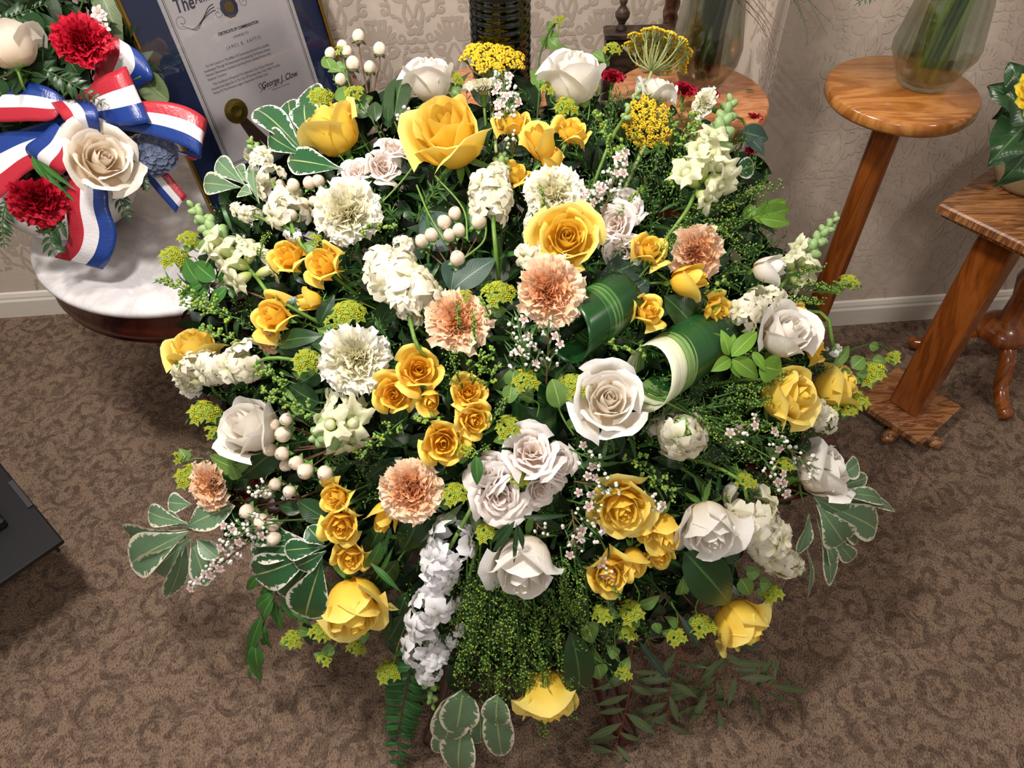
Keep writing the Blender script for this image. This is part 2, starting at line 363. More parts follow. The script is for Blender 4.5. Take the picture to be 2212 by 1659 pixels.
# damask print: palmettes, scrolls and leaves
def strokeT(pts, w0, w1):
    P = np.array(pts, float); d = np.gradient(P, axis=0); d /= np.linalg.norm(d, axis=1)[:, None]; n = np.c_[-d[:, 1], d[:, 0]]
    w = np.linspace(w0, w1, len(P))[:, None]; G = np.stack([P - n * w, P + n * w], 0)
    return gridT(np.concatenate([G, np.zeros(G.shape[:2] + (1,))], -1))
def blobT(x, y, L, W, a):
    t = np.linspace(0, 1, 6); s = np.sin(math.pi * t ** .7) * W / 2
    P = np.stack([np.c_[t * L, -s], np.c_[t * L, s]], 0); c, sn = math.cos(a), math.sin(a)
    Q = np.stack([x + P[..., 0] * c - P[..., 1] * sn, y + P[..., 0] * sn + P[..., 1] * c, np.zeros(P.shape[:2])], -1); return gridT(Q)
def damask():
    g = Geo(); cnt = [0]
    for sx in (-1, 1):
        def A(T): cnt[0] += 1; g.add((T[0] * np.array([sx, 1, 1]) + np.array([0, 0, cnt[0] * 1.2e-5]), T[1], T[2]))
        for k, (a, L) in enumerate([(1.45, .052), (1.1, .05), (.72, .046), (.3, .042), (-.1, .034)]):
            A(blobT(.004, .05, L, .013, a)); A(blobT(.004 + math.cos(a) * L * .75, .05 + math.sin(a) * L * .75, .02, .012, a + .5))
        def spiral(cx, cy, r, a0, turns, w):
            th = np.linspace(0, turns * 2 * math.pi, 22); rr = r * (1 - th / th[-1] * .85); return strokeT(np.c_[cx + rr * np.cos(a0 + th), cy + rr * np.sin(a0 + th)], w * 1.9, w * .9)
        A(spiral(.032, .028, .018, -2.0, 1.3, .0026)); A(spiral(.058, .058, .014, 3.2, 1.2, .0022)); A(strokeT([(.002, -.03), (.012, .0), (.03, .018), (.052, .03)], .003, .0055))
        A(strokeT([(.002, .04), (.016, .012), (.024, -.02), (.016, -.05), (.002, -.07)], .003, .0055))
        A(spiral(.07, -.01, .016, 1.0, 1.2, .0022))
        for k in range(5): A(blobT(.03 + .012 * k, -.04 + .012 * k * (1 if k < 3 else .2), .02, .011, 1.0 - k * .45))
        for k in range(4): A(blobT(.085, .02 + k * .022, .02, .012, .9 + k * .1)); A(blobT(.085, .02 + k * .022, .016, .010, 2.4))
        for k in range(4): A(blobT(.012 + k * .006, -.085 - k * .012, .018, .009, -.4 - k * .2))
    return g.tmpl()
DM = damask()
def print_on(wall, org, d, n, x0, x1, z0=.12, z1=1.5, tw=.19, th=.27, mat=None):
    g = Geo(); Mx = np.eye(4); Mx[:3, 0] = d; Mx[:3, 1] = (0, 0, 1); Mx[:3, 2] = np.cross(d, [0, 0, 1])
    x = x0 + tw / 2; i = 0
    while x + tw * .42 < x1:
        z = z0 + (th / 2 if i % 2 else 0) + .1
        while z < z1:
            M = Mx.copy(); M[:3, 3] = org + d * x + np.array([0, 0, z]) + n * .0005; g.add(DM, M); z += th
        x += tw / 2; i += 1
    struct('wallpaper_print', g, mat or M_WPAT, parent=wall)
print_on(wl, WL0, WD, WN, -.35, 2.18); print_on(wr, WR0, WD, WN, .02, 2.2, mat=M_WPA2); print_on(wt, WR0, unit(pc - WR0), -WD, -.02, .34)
def baseboard(name, a, b, n):
    d = unit(b - a); L = np.linalg.norm(b - a); P = []
    for q in ((0, 0), (.014, .0), (.014, .062), (.010, .07), (.010, .076), (.006, .088), (.0, .092)): P.append([a + n * (q[0] + .0005) + np.array([0, 0, q[1]]), b + n * (q[0] + .0005) + np.array([0, 0, q[1]])])
    struct(name, Geo().add(gridT(np.array(P))), M_BASE)
baseboard('baseboard_rear', WL0 - WD * 2.3, pc, WN); baseboard('baseboard_right', WR0, WR0 + WD * 3.2, WN); baseboard('baseboard_return', WR0, pc, -WD)

# ------------------------------------------------------------------ furniture
M_MAH = wood_mat('mahogany', '#240a06', '#3c120a', '#541c10', (1, 8, 1), .22, .6)
M_OAK = wood_mat('honey_oak', '#8c5222', '#a86a30', '#ba8044', (1.2, 4, 1.2), .22, .6)
M_OAK2 = wood_mat('reddish_oak', '#5a3018', '#8f5e38', '#b07c50', (1.5, 13, 1.5), .2, .6)
M_OAKP = wood_mat('brown_oak_post', '#6a3410', '#854616', '#965422', (4, 4, .6), .25, .5)
M_SALM = wood_mat('pale_maple', '#a8683c', '#bf7e50', '#cc9064', (2, 7, 2), .3, .3)
M_DKW = wood_mat('dark_walnut', '#1e1512', '#35281f', '#463629', (2, 2, 9), .45, .2)
M_MARB = None
def marble():
    t = NT('grey_white_marble'); co = t.n('TexCoord').outputs['Object']
    n = noise(t, 7, 6, .6, co, 1.5); f = t.math('ABSOLUTE', t.math('SUBTRACT', n, .5))
    c = t.ramp(f, [(.0, lin('#cbc8ca')), (.07, lin('#d9d6d8')), (.2, lin('#e4e1e2'))]); return t.fin(c, .16, spec=.5, coat=.3)
# marble-topped table
MT = np.array([-.757, 1.512, 0])
t_ = thing('marble_table', 'round table with grey-veined white marble top and dark mahogany apron', 'table', trans(MT))
wpart('marble_top', Geo().add(lathe([(1e-3, .578), (.335, .578), (.345, .582), (.348, .590), (.345, .597), (.335, .60), (1e-3, .60)], 72), trans(MT)), marble(), t_)
wpart('apron', Geo().add(lathe([(.28, .578), (.33, .578), (.334, .57), (.330, .56), (.336, .535), (.338, .515), (.330, .506), (.334, .50), (.326, .494), (.28, .494)], 72), trans(MT)), M_MAH, t_)
wpart('pedestal', Geo().add(lathe([(.12, .50), (.07, .47), (.045, .42), (.06, .36), (.075, .30), (.05, .22), (.045, .16), (.08, .12), (.085, .08), (.02, .07)], 28), trans(MT)), M_MAH, t_)
wpart('base', Geo().add(lathe([(.001, 0), (.135, 0), (.138, .012), (.13, .024), (.09, .034), (.05, .075), (.001, .08)], 40), trans(MT)), M_MAH, t_)

def round_stand(name, cx, cy, z, r, mat, label, pm, base=True, sub=0.0):
    c = np.array([cx, cy, 0]); t = thing(name, label, 'stand', trans(c), 'round-topped flower stands')
    wpart('top', Geo().add(lathe([(1e-3, z - .028), (r - .004, z - .028), (r, z - .022), (r, z - .005), (r - .005, z), (1e-3, z)], 64), trans(c)), mat, t)
    wpart('pole', Geo().add(lathe([(.001, z - .029), (.032, z - .029), (.030, z - .06), (.030, .16), (.036, .13), (.001, .125)], 8), trans(c)), pm, t)
    wpart('hub', Geo().add(lathe([(.001, .06), (.05, .06), (.056, .075), (.056, .11), (.04, .13), (.001, .132)], 24), trans(c)), pm, t)
    for k in range(3):
        a = math.radians(30 + 120 * k + sub); d = np.array([math.cos(a), math.sin(a), 0])
        P = cr([c + d * .03 + [0, 0, .095], c + d * .09 + [0, 0, .09], c + d * .15 + [0, 0, .045], c + d * .19 + [0, 0, .016]], 5)
        wpart('leg', Geo().add(tubeT(P, np.linspace(.02, .014, len(P)), 8)), pm, t)
    return t
round_stand('flower_stand', .802, 1.455, .90, .148, M_OAK, 'tall honey oak stand with round top holding the faceted vase', M_OAKP, sub=60)
round_stand('flower_stand', .368, 1.44, .90, .158, M_SALM, 'round pale maple stand with a dropped leaf on its top', M_OAKP, sub=20)
round_stand('flower_stand', -.02, 1.47, .90, .135, M_SALM, 'pale round stand under the dark ribbed vase', M_OAKP)
# low turned pedestal stand half hidden behind the square post
c = np.array([1.37, 1.50, 0]); t = thing('pedestal_stand', 'turned tripod pedestal half hidden behind the square-topped stand', 'stand', trans(c))
wpart('pole', Geo().add(lathe([(.001, .75), (.03, .75), (.032, .40), (.045, .34), (.03, .28), (.03, .2), (.05, .19), (.001, .185)], 20), trans(c)), M_OAKP, t)
wpart('turned_hub', Geo().add(lathe([(.001, .13), (.045, .13), (.07, .15), (.072, .17), (.06, .185), (.04, .20), (.001, .21)], 24), trans(c)), M_OAKP, t)
wpart('top', Geo().add(lathe([(.001, .745), (.15, .745), (.155, .752), (.155, .766), (.15, .772), (.001, .772)], 40), trans(c)), M_OAK, t)
for a in (150, 265, 30):
    d = np.array([math.cos(math.radians(a)), math.sin(math.radians(a)), 0]); rr = .20
    P = cr([c + d * .03 + [0, 0, .15], c + d * .08 + [0, 0, .12], c + d * .12 + [0, 0, .05], c + d * rr + [0, 0, .02]], 5)
    wpart('leg', Geo().add(tubeT(P, np.linspace(.026, .02, len(P)), 6)), M_OAKP, t)
# square stand
zt = .695; A_, B_, C_ = atz(2015, 432, zt), atz(2140, 345, zt), atz(2230, 524, zt)
e1 = unit(B_ - A_); e2 = unit((C_ - A_) - e1 * np.dot(C_ - A_, e1)); ang = math.atan2(e1[1], e1[0])
Rz = np.array([[math.cos(ang), -math.sin(ang), 0], [math.sin(ang), math.cos(ang), 0], [0, 0, 1]])
bc = (atz(1856, 868, .06) + atz(2092, 885, .06)) / 2; bc[2] = 0
half = .098; tc = A_ + (e1 + e2) * .12; tc[2] = 0
bc = (tc + bc) / 2
t = thing('square_stand', 'oak stand with a moulded square top, thick post and square foot plate', 'stand', trans(bc))
def plate(z0, z1, h, cc): return Geo().add(boxT(cc + np.array([0, 0, (z0 + z1) / 2]), (h, h, (z1 - z0) / 2), .004, Rz)).add(boxT(cc + np.array([0, 0, z0 - .005]), (h - .012, h - .012, .007), .003, Rz))
wpart('square_top', plate(zt - .024, zt, .12, bc), M_OAK2, t, False)
wpart('post', Geo().add(boxT(bc + np.array([0, 0, (zt - .036 + .062) / 2]), (.040, .040, (zt - .036 - .062) / 2), .004, Rz)), M_OAKP, t, False)
wpart('foot_plate', plate(.036, .060, half, bc), M_OAK2, t, False)
for sx in (-1, 1):
    P0 = bc + Rz @ (np.array([-.128, -.02, .018]) if sx > 0 else np.array([-.03, -.128, .0175])); P1 = bc + Rz @ (np.array([.128, -.02, .018]) if sx > 0 else np.array([-.03, .128, .0175]))
    wpart('foot_bar', Geo().add(tubeT([P0, P0 * .92 + P1 * .08, P0 * .08 + P1 * .92, P1], [.012, .017, .017, .012], 10)), M_OAK2, t)
SQC = bc
# mahogany pedestal table that carries the arrangement
tb = np.array([.02, .91, 0]); t = thing('pedestal_table', 'mahogany pedestal table with sweeping legs under the big arrangement', 'table', trans(tb))
def ovalT(z, rx, ry, prof):
    n = 64; a = np.linspace(0, 2 * math.pi, n, endpoint=False); P = []
    for (dr, zz) in prof:
        q = 4.0; cx_, sy_ = np.cos(a), np.sin(a); k = (np.abs(cx_) ** q + np.abs(sy_) ** q) ** (-1 / q)
        P.append(np.c_[k * cx_ * max(1e-3, rx + dr), k * sy_ * max(1e-3, ry + dr), np.full(n, z + zz)])
    return gridT(np.array(P).transpose(1, 0, 2), closed=True)
wpart('table_top', Geo().add(ovalT(.48, .60, .17, [(-.59, -.022), (-.012, -.022), (0, -.014), (.004, -.004), (-.004, 0), (-.59, 0)]), trans(tb)), M_MAH, t)
wpart('column', Geo().add(lathe([(.001, .46), (.07, .45), (.04, .40), (.05, .33), (.06, .28), (.04, .22), (.065, .19), (.001, .185)], 24), trans(tb)), M_MAH, t)
for sx, sy in ((1, -1), (-1, -1), (1, 1), (-1, 1)):
    P = cr([tb + [sx * .03, sy * .03, .21], tb + [sx * .09, sy * .12, .25], tb + [sx * .13, sy * .24, .17], tb + [sx * .165, sy * .36, .07], tb + [sx * .2, sy * .42, .022]], 6)
    wpart('leg', Geo().add(tubeT(P, np.linspace(.030, .022, len(P)), 8)), M_MAH, t)
# dark wood panel with finial and a rope-turned post behind
q = np.array([.236, 1.75, 0]); t = thing('panelled_kneeler', 'dark wooden panel topped by a turned finial, between the vases', 'furniture', trans(q))
wpart('panel', Geo().add(boxT(q + [.12, .03, .4425], (.12, .02, .4325), .004)), M_DKW, t, False)
wpart('cap_rail', Geo().add(boxT(q + [.12, .03, .882], (.124, .026, .008), .003)), M_DKW, t, False)
FIN = [(.001, 0), (.010, 0), (.012, .006), (.006, .010), (.008, .016), (.014, .026), (.015, .033), (.009, .042), (.005, .048), (.008, .054), (.008, .058), (.002, .066), (.0005, .068)]
wpart('finial', Geo().add(lathe([(r_ * 1.15, z_ * 1.15) for r_, z_ in FIN], 20), trans(q + [.035, .03, .889])), M_DKW, t)
wpart('finial', Geo().add(lathe([(r_ * 1.15, z_ * 1.15) for r_, z_ in FIN], 20), trans(q + [.205, .03, .889])), M_DKW, t)
dr_ = ray(1449, 30); q2 = CAM + dr_ * (1.86 / dr_[1]); c2 = np.array([q2[0], 1.86, 0]); t = thing('rope_turned_post', 'brown rope-turned wooden floor post behind the clear vase', 'post', trans(c2))
def rope(z0, z1, r, turns):
    n, k = 20, 120; a = np.linspace(0, 2 * math.pi, n, endpoint=False); P = []
    for i in range(k + 1):
        s = i / k; z = z0 + (z1 - z0) * s; R = r * (1 + .16 * np.cos(3 * (a + s * turns * 2 * math.pi))); P.append(np.c_[R * np.cos(a), R * np.sin(a), np.full(n, z)])
    return gridT(np.array(P).transpose(1, 0, 2), closed=True)
M_ROPE = wood_mat('brown_walnut', '#2c190f', '#4a2f20', '#664634', (3, 3, 3), .35, .3)
wpart('twisted_shaft', Geo().add(rope(.06, 1.45, .017, 12), trans(c2)), M_ROPE, t)
wpart('base', Geo().add(lathe([(.001, .0), (.10, 0), (.10, .02), (.06, .03), (.03, .06), (.001, .062)], 28), trans(c2)), M_ROPE, t)
# black folding stand at the left: thin panel with a raised step
zc_ = .24; a0, a1, a2 = atz(0, 1000, zc_), atz(135, 1165, zc_), atz(0, 1238, zc_)
f1 = unit(a0 - a1); f2 = unit((a2 - a1) - f1 * np.dot(a2 - a1, f1)); Rb = np.array([f1, np.cross([0, 0, 1], f1), [0, 0, 1]]).T
if np.dot(Rb[:, 1], f2) < 0: Rb[:, 1] *= -1
M_BKP = plain_mat('black_vinyl', '#131318', .5, var=.1, vs=200, spec=.4, bump=.1); M_BKG = plain_mat('grey_metal', '#55565c', .35, metal=.6)
bcn = a1 + Rb[:, 0] * .20 + Rb[:, 1] * .15; bcn[2] = 0; bpl = bcn + Rb[:, 0] * .13 + Rb[:, 1] * .06; bpl[2] = 0
t = thing('black_stand', 'black flat-topped equipment stand above the carpet', 'stand', trans(bcn))
wpart('top_panel', Geo().add(boxT(bcn + [0, 0, zc_ - .008], (.20, .15, .008), .003, Rb)), M_BKP, t, False)
wpart('raised_step', Geo().add(boxT(bcn + Rb @ np.array([.06, .03, .0]) + [0, 0, zc_ + .012], (.14, .12, .012), .004, Rb)), M_BKP, t, False)
wpart('edge_strip', Geo().add(boxT(bcn + Rb @ np.array([-.02, -.143, .0]) + [0, 0, zc_ + .003], (.05, .006, .003), .001, Rb)), M_BKG, t, False)
wpart('pole', Geo().add(tubeT([bpl + [0, 0, .02], bpl + [0, 0, zc_ - .014]], .014, 12)), M_BKP, t)
wpart('base', Geo().add(lathe([(.001, 0), (.08, 0), (.08, .012), (.03, .022), (.001, .023)], 32), trans(bpl)), M_BKP, t)
wpart('lever', Geo().add(tubeT([atz(100, 1168, zc_ - .03), atz(127, 1190, zc_ - .03)], .004, 6)), M_BKP, t)

# ------------------------------------------------------------------ framed certificate
TH, PH = math.radians(41.0), math.radians(14.0)
fd = np.array([math.cos(TH), math.sin(TH), 0]); fn = np.array([-math.sin(TH), math.cos(TH), 0]); fu = np.array([0, 0, 1]) * math.cos(PH) + fn * math.sin(PH)
fnn = np.cross(fd, fu)      # towards the viewer
FP = atz(462, 472, .603); MF = np.eye(4); MF[:3, 0] = fd; MF[:3, 1] = fu; MF[:3, 2] = fnn; MF[:3, 3] = FP
t = thing('framed_certificate', 'gilt-framed certificate with navy mat leaning back on the marble table', 'picture frame', MF)
M_NAVY = plain_mat('navy_mat_board', '#24366a', .6, var=.04); M_PAP = plain_mat('white_paper', '#f8f3fa', .5, var=.01); M_INK = plain_mat('black_ink', '#34303c', .6, var=.02)
M_GOLD = plain_mat('gold_foil', '#a8863c', .25, var=.15, metal=.9); M_SEAL = plain_mat('gold_seal', '#84702c', .35, var=.2, metal=.6, bump=.3); M_IND = plain_mat('indigo_ink', '#4a4568', .5); M_BRNR = plain_mat('brown_ribbon', '#4a342c', .5)
def lp(name, geo, mat, smooth=False): return part(name, geo.mesh(name, mat, smooth), t)
def fb(x0, x1, y0, y1, z0, z1, bev=.0): return boxT(((x0 + x1) / 2, (y0 + y1) / 2, (z0 + z1) / 2), ((x1 - x0) / 2, (y1 - y0) / 2, (z1 - z0) / 2), bev)
FWd, FH = .428, .56
for (x0, x1, y0, y1) in ((0, .008, 0, FH), (FWd - .008, FWd, 0, FH), (.008, FWd - .008, 0, .008), (.008, FWd - .008, FH - .008, FH)):
    lp('frame_rail', Geo().add(fb(x0, x1, y0, y1, -.012, .006, .002)), M_GOLD)
lp('mat_board', Geo().add(fb(.006, FWd - .006, .006, FH - .006, -.009, -.003)), M_NAVY)
lp('backing', Geo().add(fb(.004, FWd - .004, .004, FH - .004, -.014, -.0095)), M_DKW)
lp('paper', Geo().add(fb(.0773, .3615, .0862, .50, -.0032, -.0022, .0002)), M_PAP)
gl = Geo().add(fb(.008, FWd - .008, .008, FH - .008, .0025, .0035, .0002))
def glass_mat(name, col, rough=.0, ior=1.45):
    t2 = NT(name); gb = t2.n('BsdfGlass', {'Color': lin(col), 'Roughness': rough, 'IOR': ior}); tr = t2.n('BsdfTransparent', {'Color': lin(col)})
    gs = t2.n('BsdfGlossy', {'Color': (1, 1, 1, 1), 'Roughness': .03}); return t2, gb, tr, gs
t2, gb, tr, gs = glass_mat('picture_glass', '#ffffff'); fz = t2.n('Fresnel', {'IOR': 1.4}); mx = t2.n('MixShader', {0: fz.outputs[0], 1: tr.outputs[0], 2: gs.outputs[0]}); t2.t.links.new(mx.outputs[0], t2.out.inputs[0])
lp('glass', gl, t2.m)
g = Geo()
for off, w_ in ((.009, .0007), (.0125, .0004)):
    x0, x1, y0, y1 = .0773 + off, .3615 - off, .0862 + off, .50 - off
    for a, b in (((x0, y0), (x1, y0)), ((x1, y0), (x1, y1)), ((x1, y1), (x0, y1)), ((x0, y1), (x0, y0))): g.add(strokeT([a, b], w_, w_), trans((0, 0, -.0019)))
sg = lambda s_, pts, w0=.0005, w1=.0008: g.add(strokeT(cr([(x, y) for x, y in pts], 8)[:, :2] if False else [p for p in cr([(x, y, 0) for x, y in pts], 8)[:, :2]], w0, w1), trans((0, 0, -.0019)))
for k in range(3): sg(0, [(.105 + k * .006, .392 - k * .004), (.125 + k * .004, .381 - k * .002), (.15, .392 - k * .001), (.172, .410 - k * .005), (.185, .414 - k * .006)], .0004, .001)
sp_ = lambda cx, cy, r, a0, s_: g.add(strokeT([(cx + r * (1 - k / 26) * math.cos(a0 + s_ * k * .36), cy + r * (1 - k / 26) * math.sin(a0 + s_ * k * .36)) for k in range(22)], .0003, .0005), trans((0, 0, -.0019)))
sp_(.188, .394, .011, 1.5, -1); sp_(.108, .40, .015, -1.4, -1); sp_(.252, .401, .011, 1.5, 1); sg(0, [(.25, .413), (.268, .407), (.29, .404), (.305, .412)], .0004, .001)
sg(0, [(.235, .2195), (.27, .2225), (.318, .2265)], .0003, .0003); sg(0, [(.215, .2185), (.222, .2235), (.217, .232), (.224, .2365), (.226, .2215), (.232, .228)], .0006, .0008)
lp('printed_lines', g, M_INK)
def text(s, x, y, size, mat=None, shear=0.0, spx=1.0, al='LEFT', scx=1.0, bold=0.0):
    cu = bpy.data.curves.new('lettering', 'FONT'); cu.body = s; cu.size = size; cu.shear = shear; cu.space_character = spx; cu.align_x = al; cu.offset = bold
    cu.materials.append(mat or M_INK); cu.resolution_u = 3
    o = bpy.data.objects.new('lettering', cu); COL.objects.link(o); me = bpy.data.meshes.new_from_object(o); me.materials.clear(); me.materials.append(mat or M_INK); COL.objects.unlink(o); bpy.data.objects.remove(o)
    return part('lettering', me, t, trans((x, y, -.0019)) @ np.diag([scx, 1, 1, 1]))
text('CERTIFICATE OF COMMENDATION', .2195, .3535, .0085, al='CENTER', scx=.72, bold=.0003)
text('AWARDED TO', .2195, .3405, .0068, al='CENTER', scx=.8)
text('JAMES B. RAFTIS', .2195, .323, .0098, al='CENTER', spx=1.6, scx=.75)
for k, s_ in enumerate(['     For His Concern In The Affairs Of Community Life And His Unselfish', 'Involvement Through His International Broadcasting On Historic Events,', "Patriotic Observances, Academic Sporting Events, Sunday Services, And", "Veterans' Concerns."]): text(s_, .112, .3035 - k * .0088, .0076, scx=.72)
for k, s_ in enumerate(['     This Certificate Is Presented This Eighteenth Day Of July, Nineteen', 'Hundred And Eighty-Six, In The City Of Syracuse, New York, With The Best', 'Wishes Of The American Legion, Department Of New York.']): text(s_, .112, .2655 - k * .0088, .0076, scx=.72)
text('George J. Clow', .222, .2245, .0185, shear=.45, scx=.8, bold=.0002)
text('Department Commander', .245, .2135, .0055, scx=.8)
text('The', .104, .417, .038, M_IND, shear=.12, scx=.72, bold=.0008); text('American Legion', .150, .423, .030, M_IND, shear=.12, scx=.6, bold=.0005)
text('DEPARTMENT OF NEW YORK', .2, .452, .008, scx=.8)
g = Geo().add(lathe([(.0005, 0), (.021, 0), (.021, .0006), (.0005, .0007)], 10), trans((.216, .4, -.0021)) @ np.diag([.95, 1.05, 1, 1])); lp('emblem', g, M_IND)
g = Geo().add(lathe([(.0005, 0), (.011, 0), (.011, .0006), (.0005, .0007)], 16), trans((.216, .4, -.0014))); lp('emblem_centre', g, M_SEAL)
g = Geo().add(lathe([(.0005, .0012), (.010, .0012), (.0105, .0018), (.016, .0018), (.0165, .0008), (.024, .0008), (.027, 0)], 80, .025, 40), trans((.146, .2, -.0018))); lp('gold_seal', g, M_SEAL, True)
for a in (-62, -76):
    d = np.array([math.cos(math.radians(a)), math.sin(math.radians(a))]); p0 = np.array([.148, .19]); lp('seal_ribbon', Geo().add(strokeT([p0, p0 + d * .05, p0 + d * .11], .0085, .0085), trans((0, 0, -.0019 + .0001 * (a > -70)))), M_BRNR)
sc_ = Geo().add(strokeT(cr([(.232, .158, 0), (.238, .178, 0), (.236, .155, 0), (.243, .166, 0), (.247, .157, 0), (.252, .166, 0), (.258, .160, 0), (.275, .163, 0)], 8)[:, :2], .0007, .0005), trans((0, 0, -.0019))); lp('signature_stroke', sc_, M_INK)
lp('easel_strut', Geo().add(tubeT([(FWd * .5, FH * .6, -.016), (FWd * .5, .012, -.10)], .006, 6)), M_DKW)
# ------------------------------------------------------------------ flower builders
def bez(c, t):
    c = np.array(c, float); t = t[..., None]; return c[0] * (1 - t) ** 3 + 3 * c[1] * t * (1 - t) ** 2 + 3 * c[2] * t * t * (1 - t) + c[3] * t ** 3
def cup_petal(R, H, rim, W, curl=0.0, tip=0.0, ruf=0.0, seed=0, nu=9, nv=8, drop=.22, vo=0.0):
    """rose petal wrapped round the z axis; rim = radius of the lip relative to R"""
    r_ = np.random.RandomState(seed); u = np.linspace(-1, 1, nu); t = np.linspace(0, 1, nv) ** .85; U, T = np.meshgrid(u, t, indexing='ij')
    Te = T * (1 - drop * np.abs(U) ** 2.6 + tip * (1 - np.abs(U)) ** 2)
    B = bez([(R * .12, 0), (R * 1.18, .02 * H), (R * 1.06, H * .68), (R * rim, H)], np.clip(Te, 0, 1.25))
    r, z = B[..., 0], B[..., 1]; k = np.clip((T - .62) / .38, 0, 1) ** 2
    r = r + curl * k * (.5 + .8 * np.abs(U)) + .05 * U * T * (R + .1); z = z - curl * k * (.35 + .9 * np.abs(U) ** 2)
    k2 = np.clip((T - .80) / .20, 0, 1); r = r + .05 * k2 * (R + .25); z = z - .055 * k2 ** 2
    ph = r_.rand(3) * 6.28; wv = ruf * T ** 2 * (np.sin(U * 4.5 + ph[0]) + .6 * np.sin(U * 9 + T * 3 + ph[1])); r = r + wv; z = z + ruf * .7 * T ** 2 * np.sin(U * 6 + ph[2])
    A = U * W * (.75 + .25 * T); P = np.stack([r * np.cos(A), r * np.sin(A), z], -1)
    UV = np.stack([(U + 1) / 2, np.clip(T * (1 - vo) + .0, 0, 1)], -1); return gridT(P, UV)
ROSE = {}
def rose_spec(kind):
    """list of (template, azimuth, layer)"""
    if kind in ROSE: return ROSE[kind]
    out = []; G = 2.399963
    if kind == 'open':
        n = 22
        for i in range(n):
            f = i / (n - 1); R = .08 + .80 * f ** 1.05; H = 1.02 - .12 * f - .36 * max(0, f - .5) ** 1.0
            out.append((cup_petal(R, H, .62 + .56 * f, 1.75 - 1.0 * f ** .7, curl=.0 if f < .3 else .17 * f, tip=.03 + .14 * f, ruf=.012 + .026 * f, seed=i, vo=.45 * (1 - f)), i * G, f))
    elif kind == 'cup':      # goblet: tall outer petals closed round the heart
        n = 17
        for i in range(n):
            f = i / (n - 1); R = .10 + .62 * f ** .9; H = 1.42 - .10 * f
            out.append((cup_petal(R, H, .60 + .30 * f + (.20 if i in (13, 15, 16) else 0), 1.7 - .75 * f, curl=0 if f < .4 else (.13 if i not in (13, 15, 16) else .22), tip=.02 + .04 * f, ruf=.014 + .024 * f, seed=20 + i, vo=.4 * (1 - f)), i * G, f))
    elif kind == 'spray':    # small rose, pointed angular petals
        n = 18
        for i in range(n):
            f = i / (n - 1); R = .09 + .70 * f; H = .98 - .06 * f - .34 * max(0, f - .55)
            out.append((cup_petal(R, H, .66 + .50 * f, 1.6 - .95 * f ** .8, curl=0 if f < .35 else .20 * f, tip=.03 + .34 * f ** 2, ruf=.018, seed=40 + i, vo=.45 * (1 - f), nu=9, nv=8, drop=.30 + .22 * f), i * G, f))
    elif kind == 'bud':
        n = 8
        for i in range(n):
            f = i / (n - 1); R = .10 + .46 * f; H = 1.32 - .06 * f
            out.append((cup_petal(R, H, .42 + .42 * f + (.35 if i == 7 else 0), 1.7 - .6 * f, curl=0 if i < 6 else .10, tip=.08, ruf=.006, seed=60 + i, vo=.35 * (1 - f), nu=7, nv=7), i * G, f))
    elif kind == 'ruffled':  # full blush spray rose
        n = 24
        for i in range(n):
            f = i / (n - 1); R = .10 + .80 * f ** .9; H = .74 - .06 * f - .20 * max(0, f - .5)
            out.append((cup_petal(R, H, .75 + .45 * f, 1.25 - .65 * f, curl=.10 + .10 * f, tip=.05, ruf=.035, seed=80 + i, vo=.4 * (1 - f), nu=8, nv=7), i * G + .4 * math.sin(i * 5.1), f))
    ROSE[kind] = out; return out
MC = {}
def cmesh(key, fn):
    if key not in MC: MC[key] = fn()
    return MC[key]
def stem_geo(P, axis, r0=.0028, r1=.0022, frac=.55, tgt=None, n=6):
    tgt = CORE if tgt is None else np.asarray(tgt); E = P + (tgt - P) * frac; L = np.linalg.norm(E - P)
    mid = P - axis * L * .42 + np.array([0, 0, .004]); return Geo().add(tubeT(cr([P, P * .5 + mid * .5 - axis * .004, mid * .6 + E * .4, E], 3), np.linspace(r0, r1, 10), n))
def sepals_mesh(small):
    g = Geo(); g.add(ballT(10, 6, (.13, .13, .17)), trans((0, 0, .02)))
    lf = leafT(.62 if small else .75, .2, 'lance', .4, -.25, nu=3, nv=6)
    for k in range(5): g.add(lf, rotz(k * 1.2566) @ roty(.25 + .3 * (k % 3)) @ trans((.06, 0, .0)))
    return g.mesh('calyx', M_CAL)
def rose(kind, col, px, py, d, ang, tilt, label, dz=0.0, group=None, spin=None, sep=True, cat='rose', name='rose', tgt=None, P=None, frac=.55):
    s_ = DEP(px, py) + dz if P is None else np.dot(np.asarray(P) - CAM, FW); P = V(px, py, s_) if P is None else np.asarray(P, float)
    ax = facing(px, py, ang, tilt); wid = {'open': 2.02, 'cup': 1.56, 'spray': 1.95, 'bud': 1.1, 'ruffled': 2.05}[kind]
    r = d * s_ / FPX / wid; M = frame(P - ax * r * .55, ax, rng.random() * 6.28 if spin is None else spin, r)
    t = thing(name, label, cat, M, group)
    for i, (T, a, f) in enumerate(rose_spec(kind)):
        me = cmesh((kind, i, col.name), lambda: Geo().add(T).mesh('petal', col))
        jt = rng.uniform(-.12, .12) * f; M2 = rotz(a + jt, 1 + rng.uniform(-.03, .03)) @ roty(rng.uniform(-.03, .10) * f); part('petal', me, t, M2)
    if sep: part('calyx', cmesh(('sep', kind), lambda: sepals_mesh(kind in ('spray', 'bud'))), t)
    wpart('stem', stem_geo(P - ax * r * .6, ax, r * .055, r * .045, frac, tgt), M_GRN, t); return t

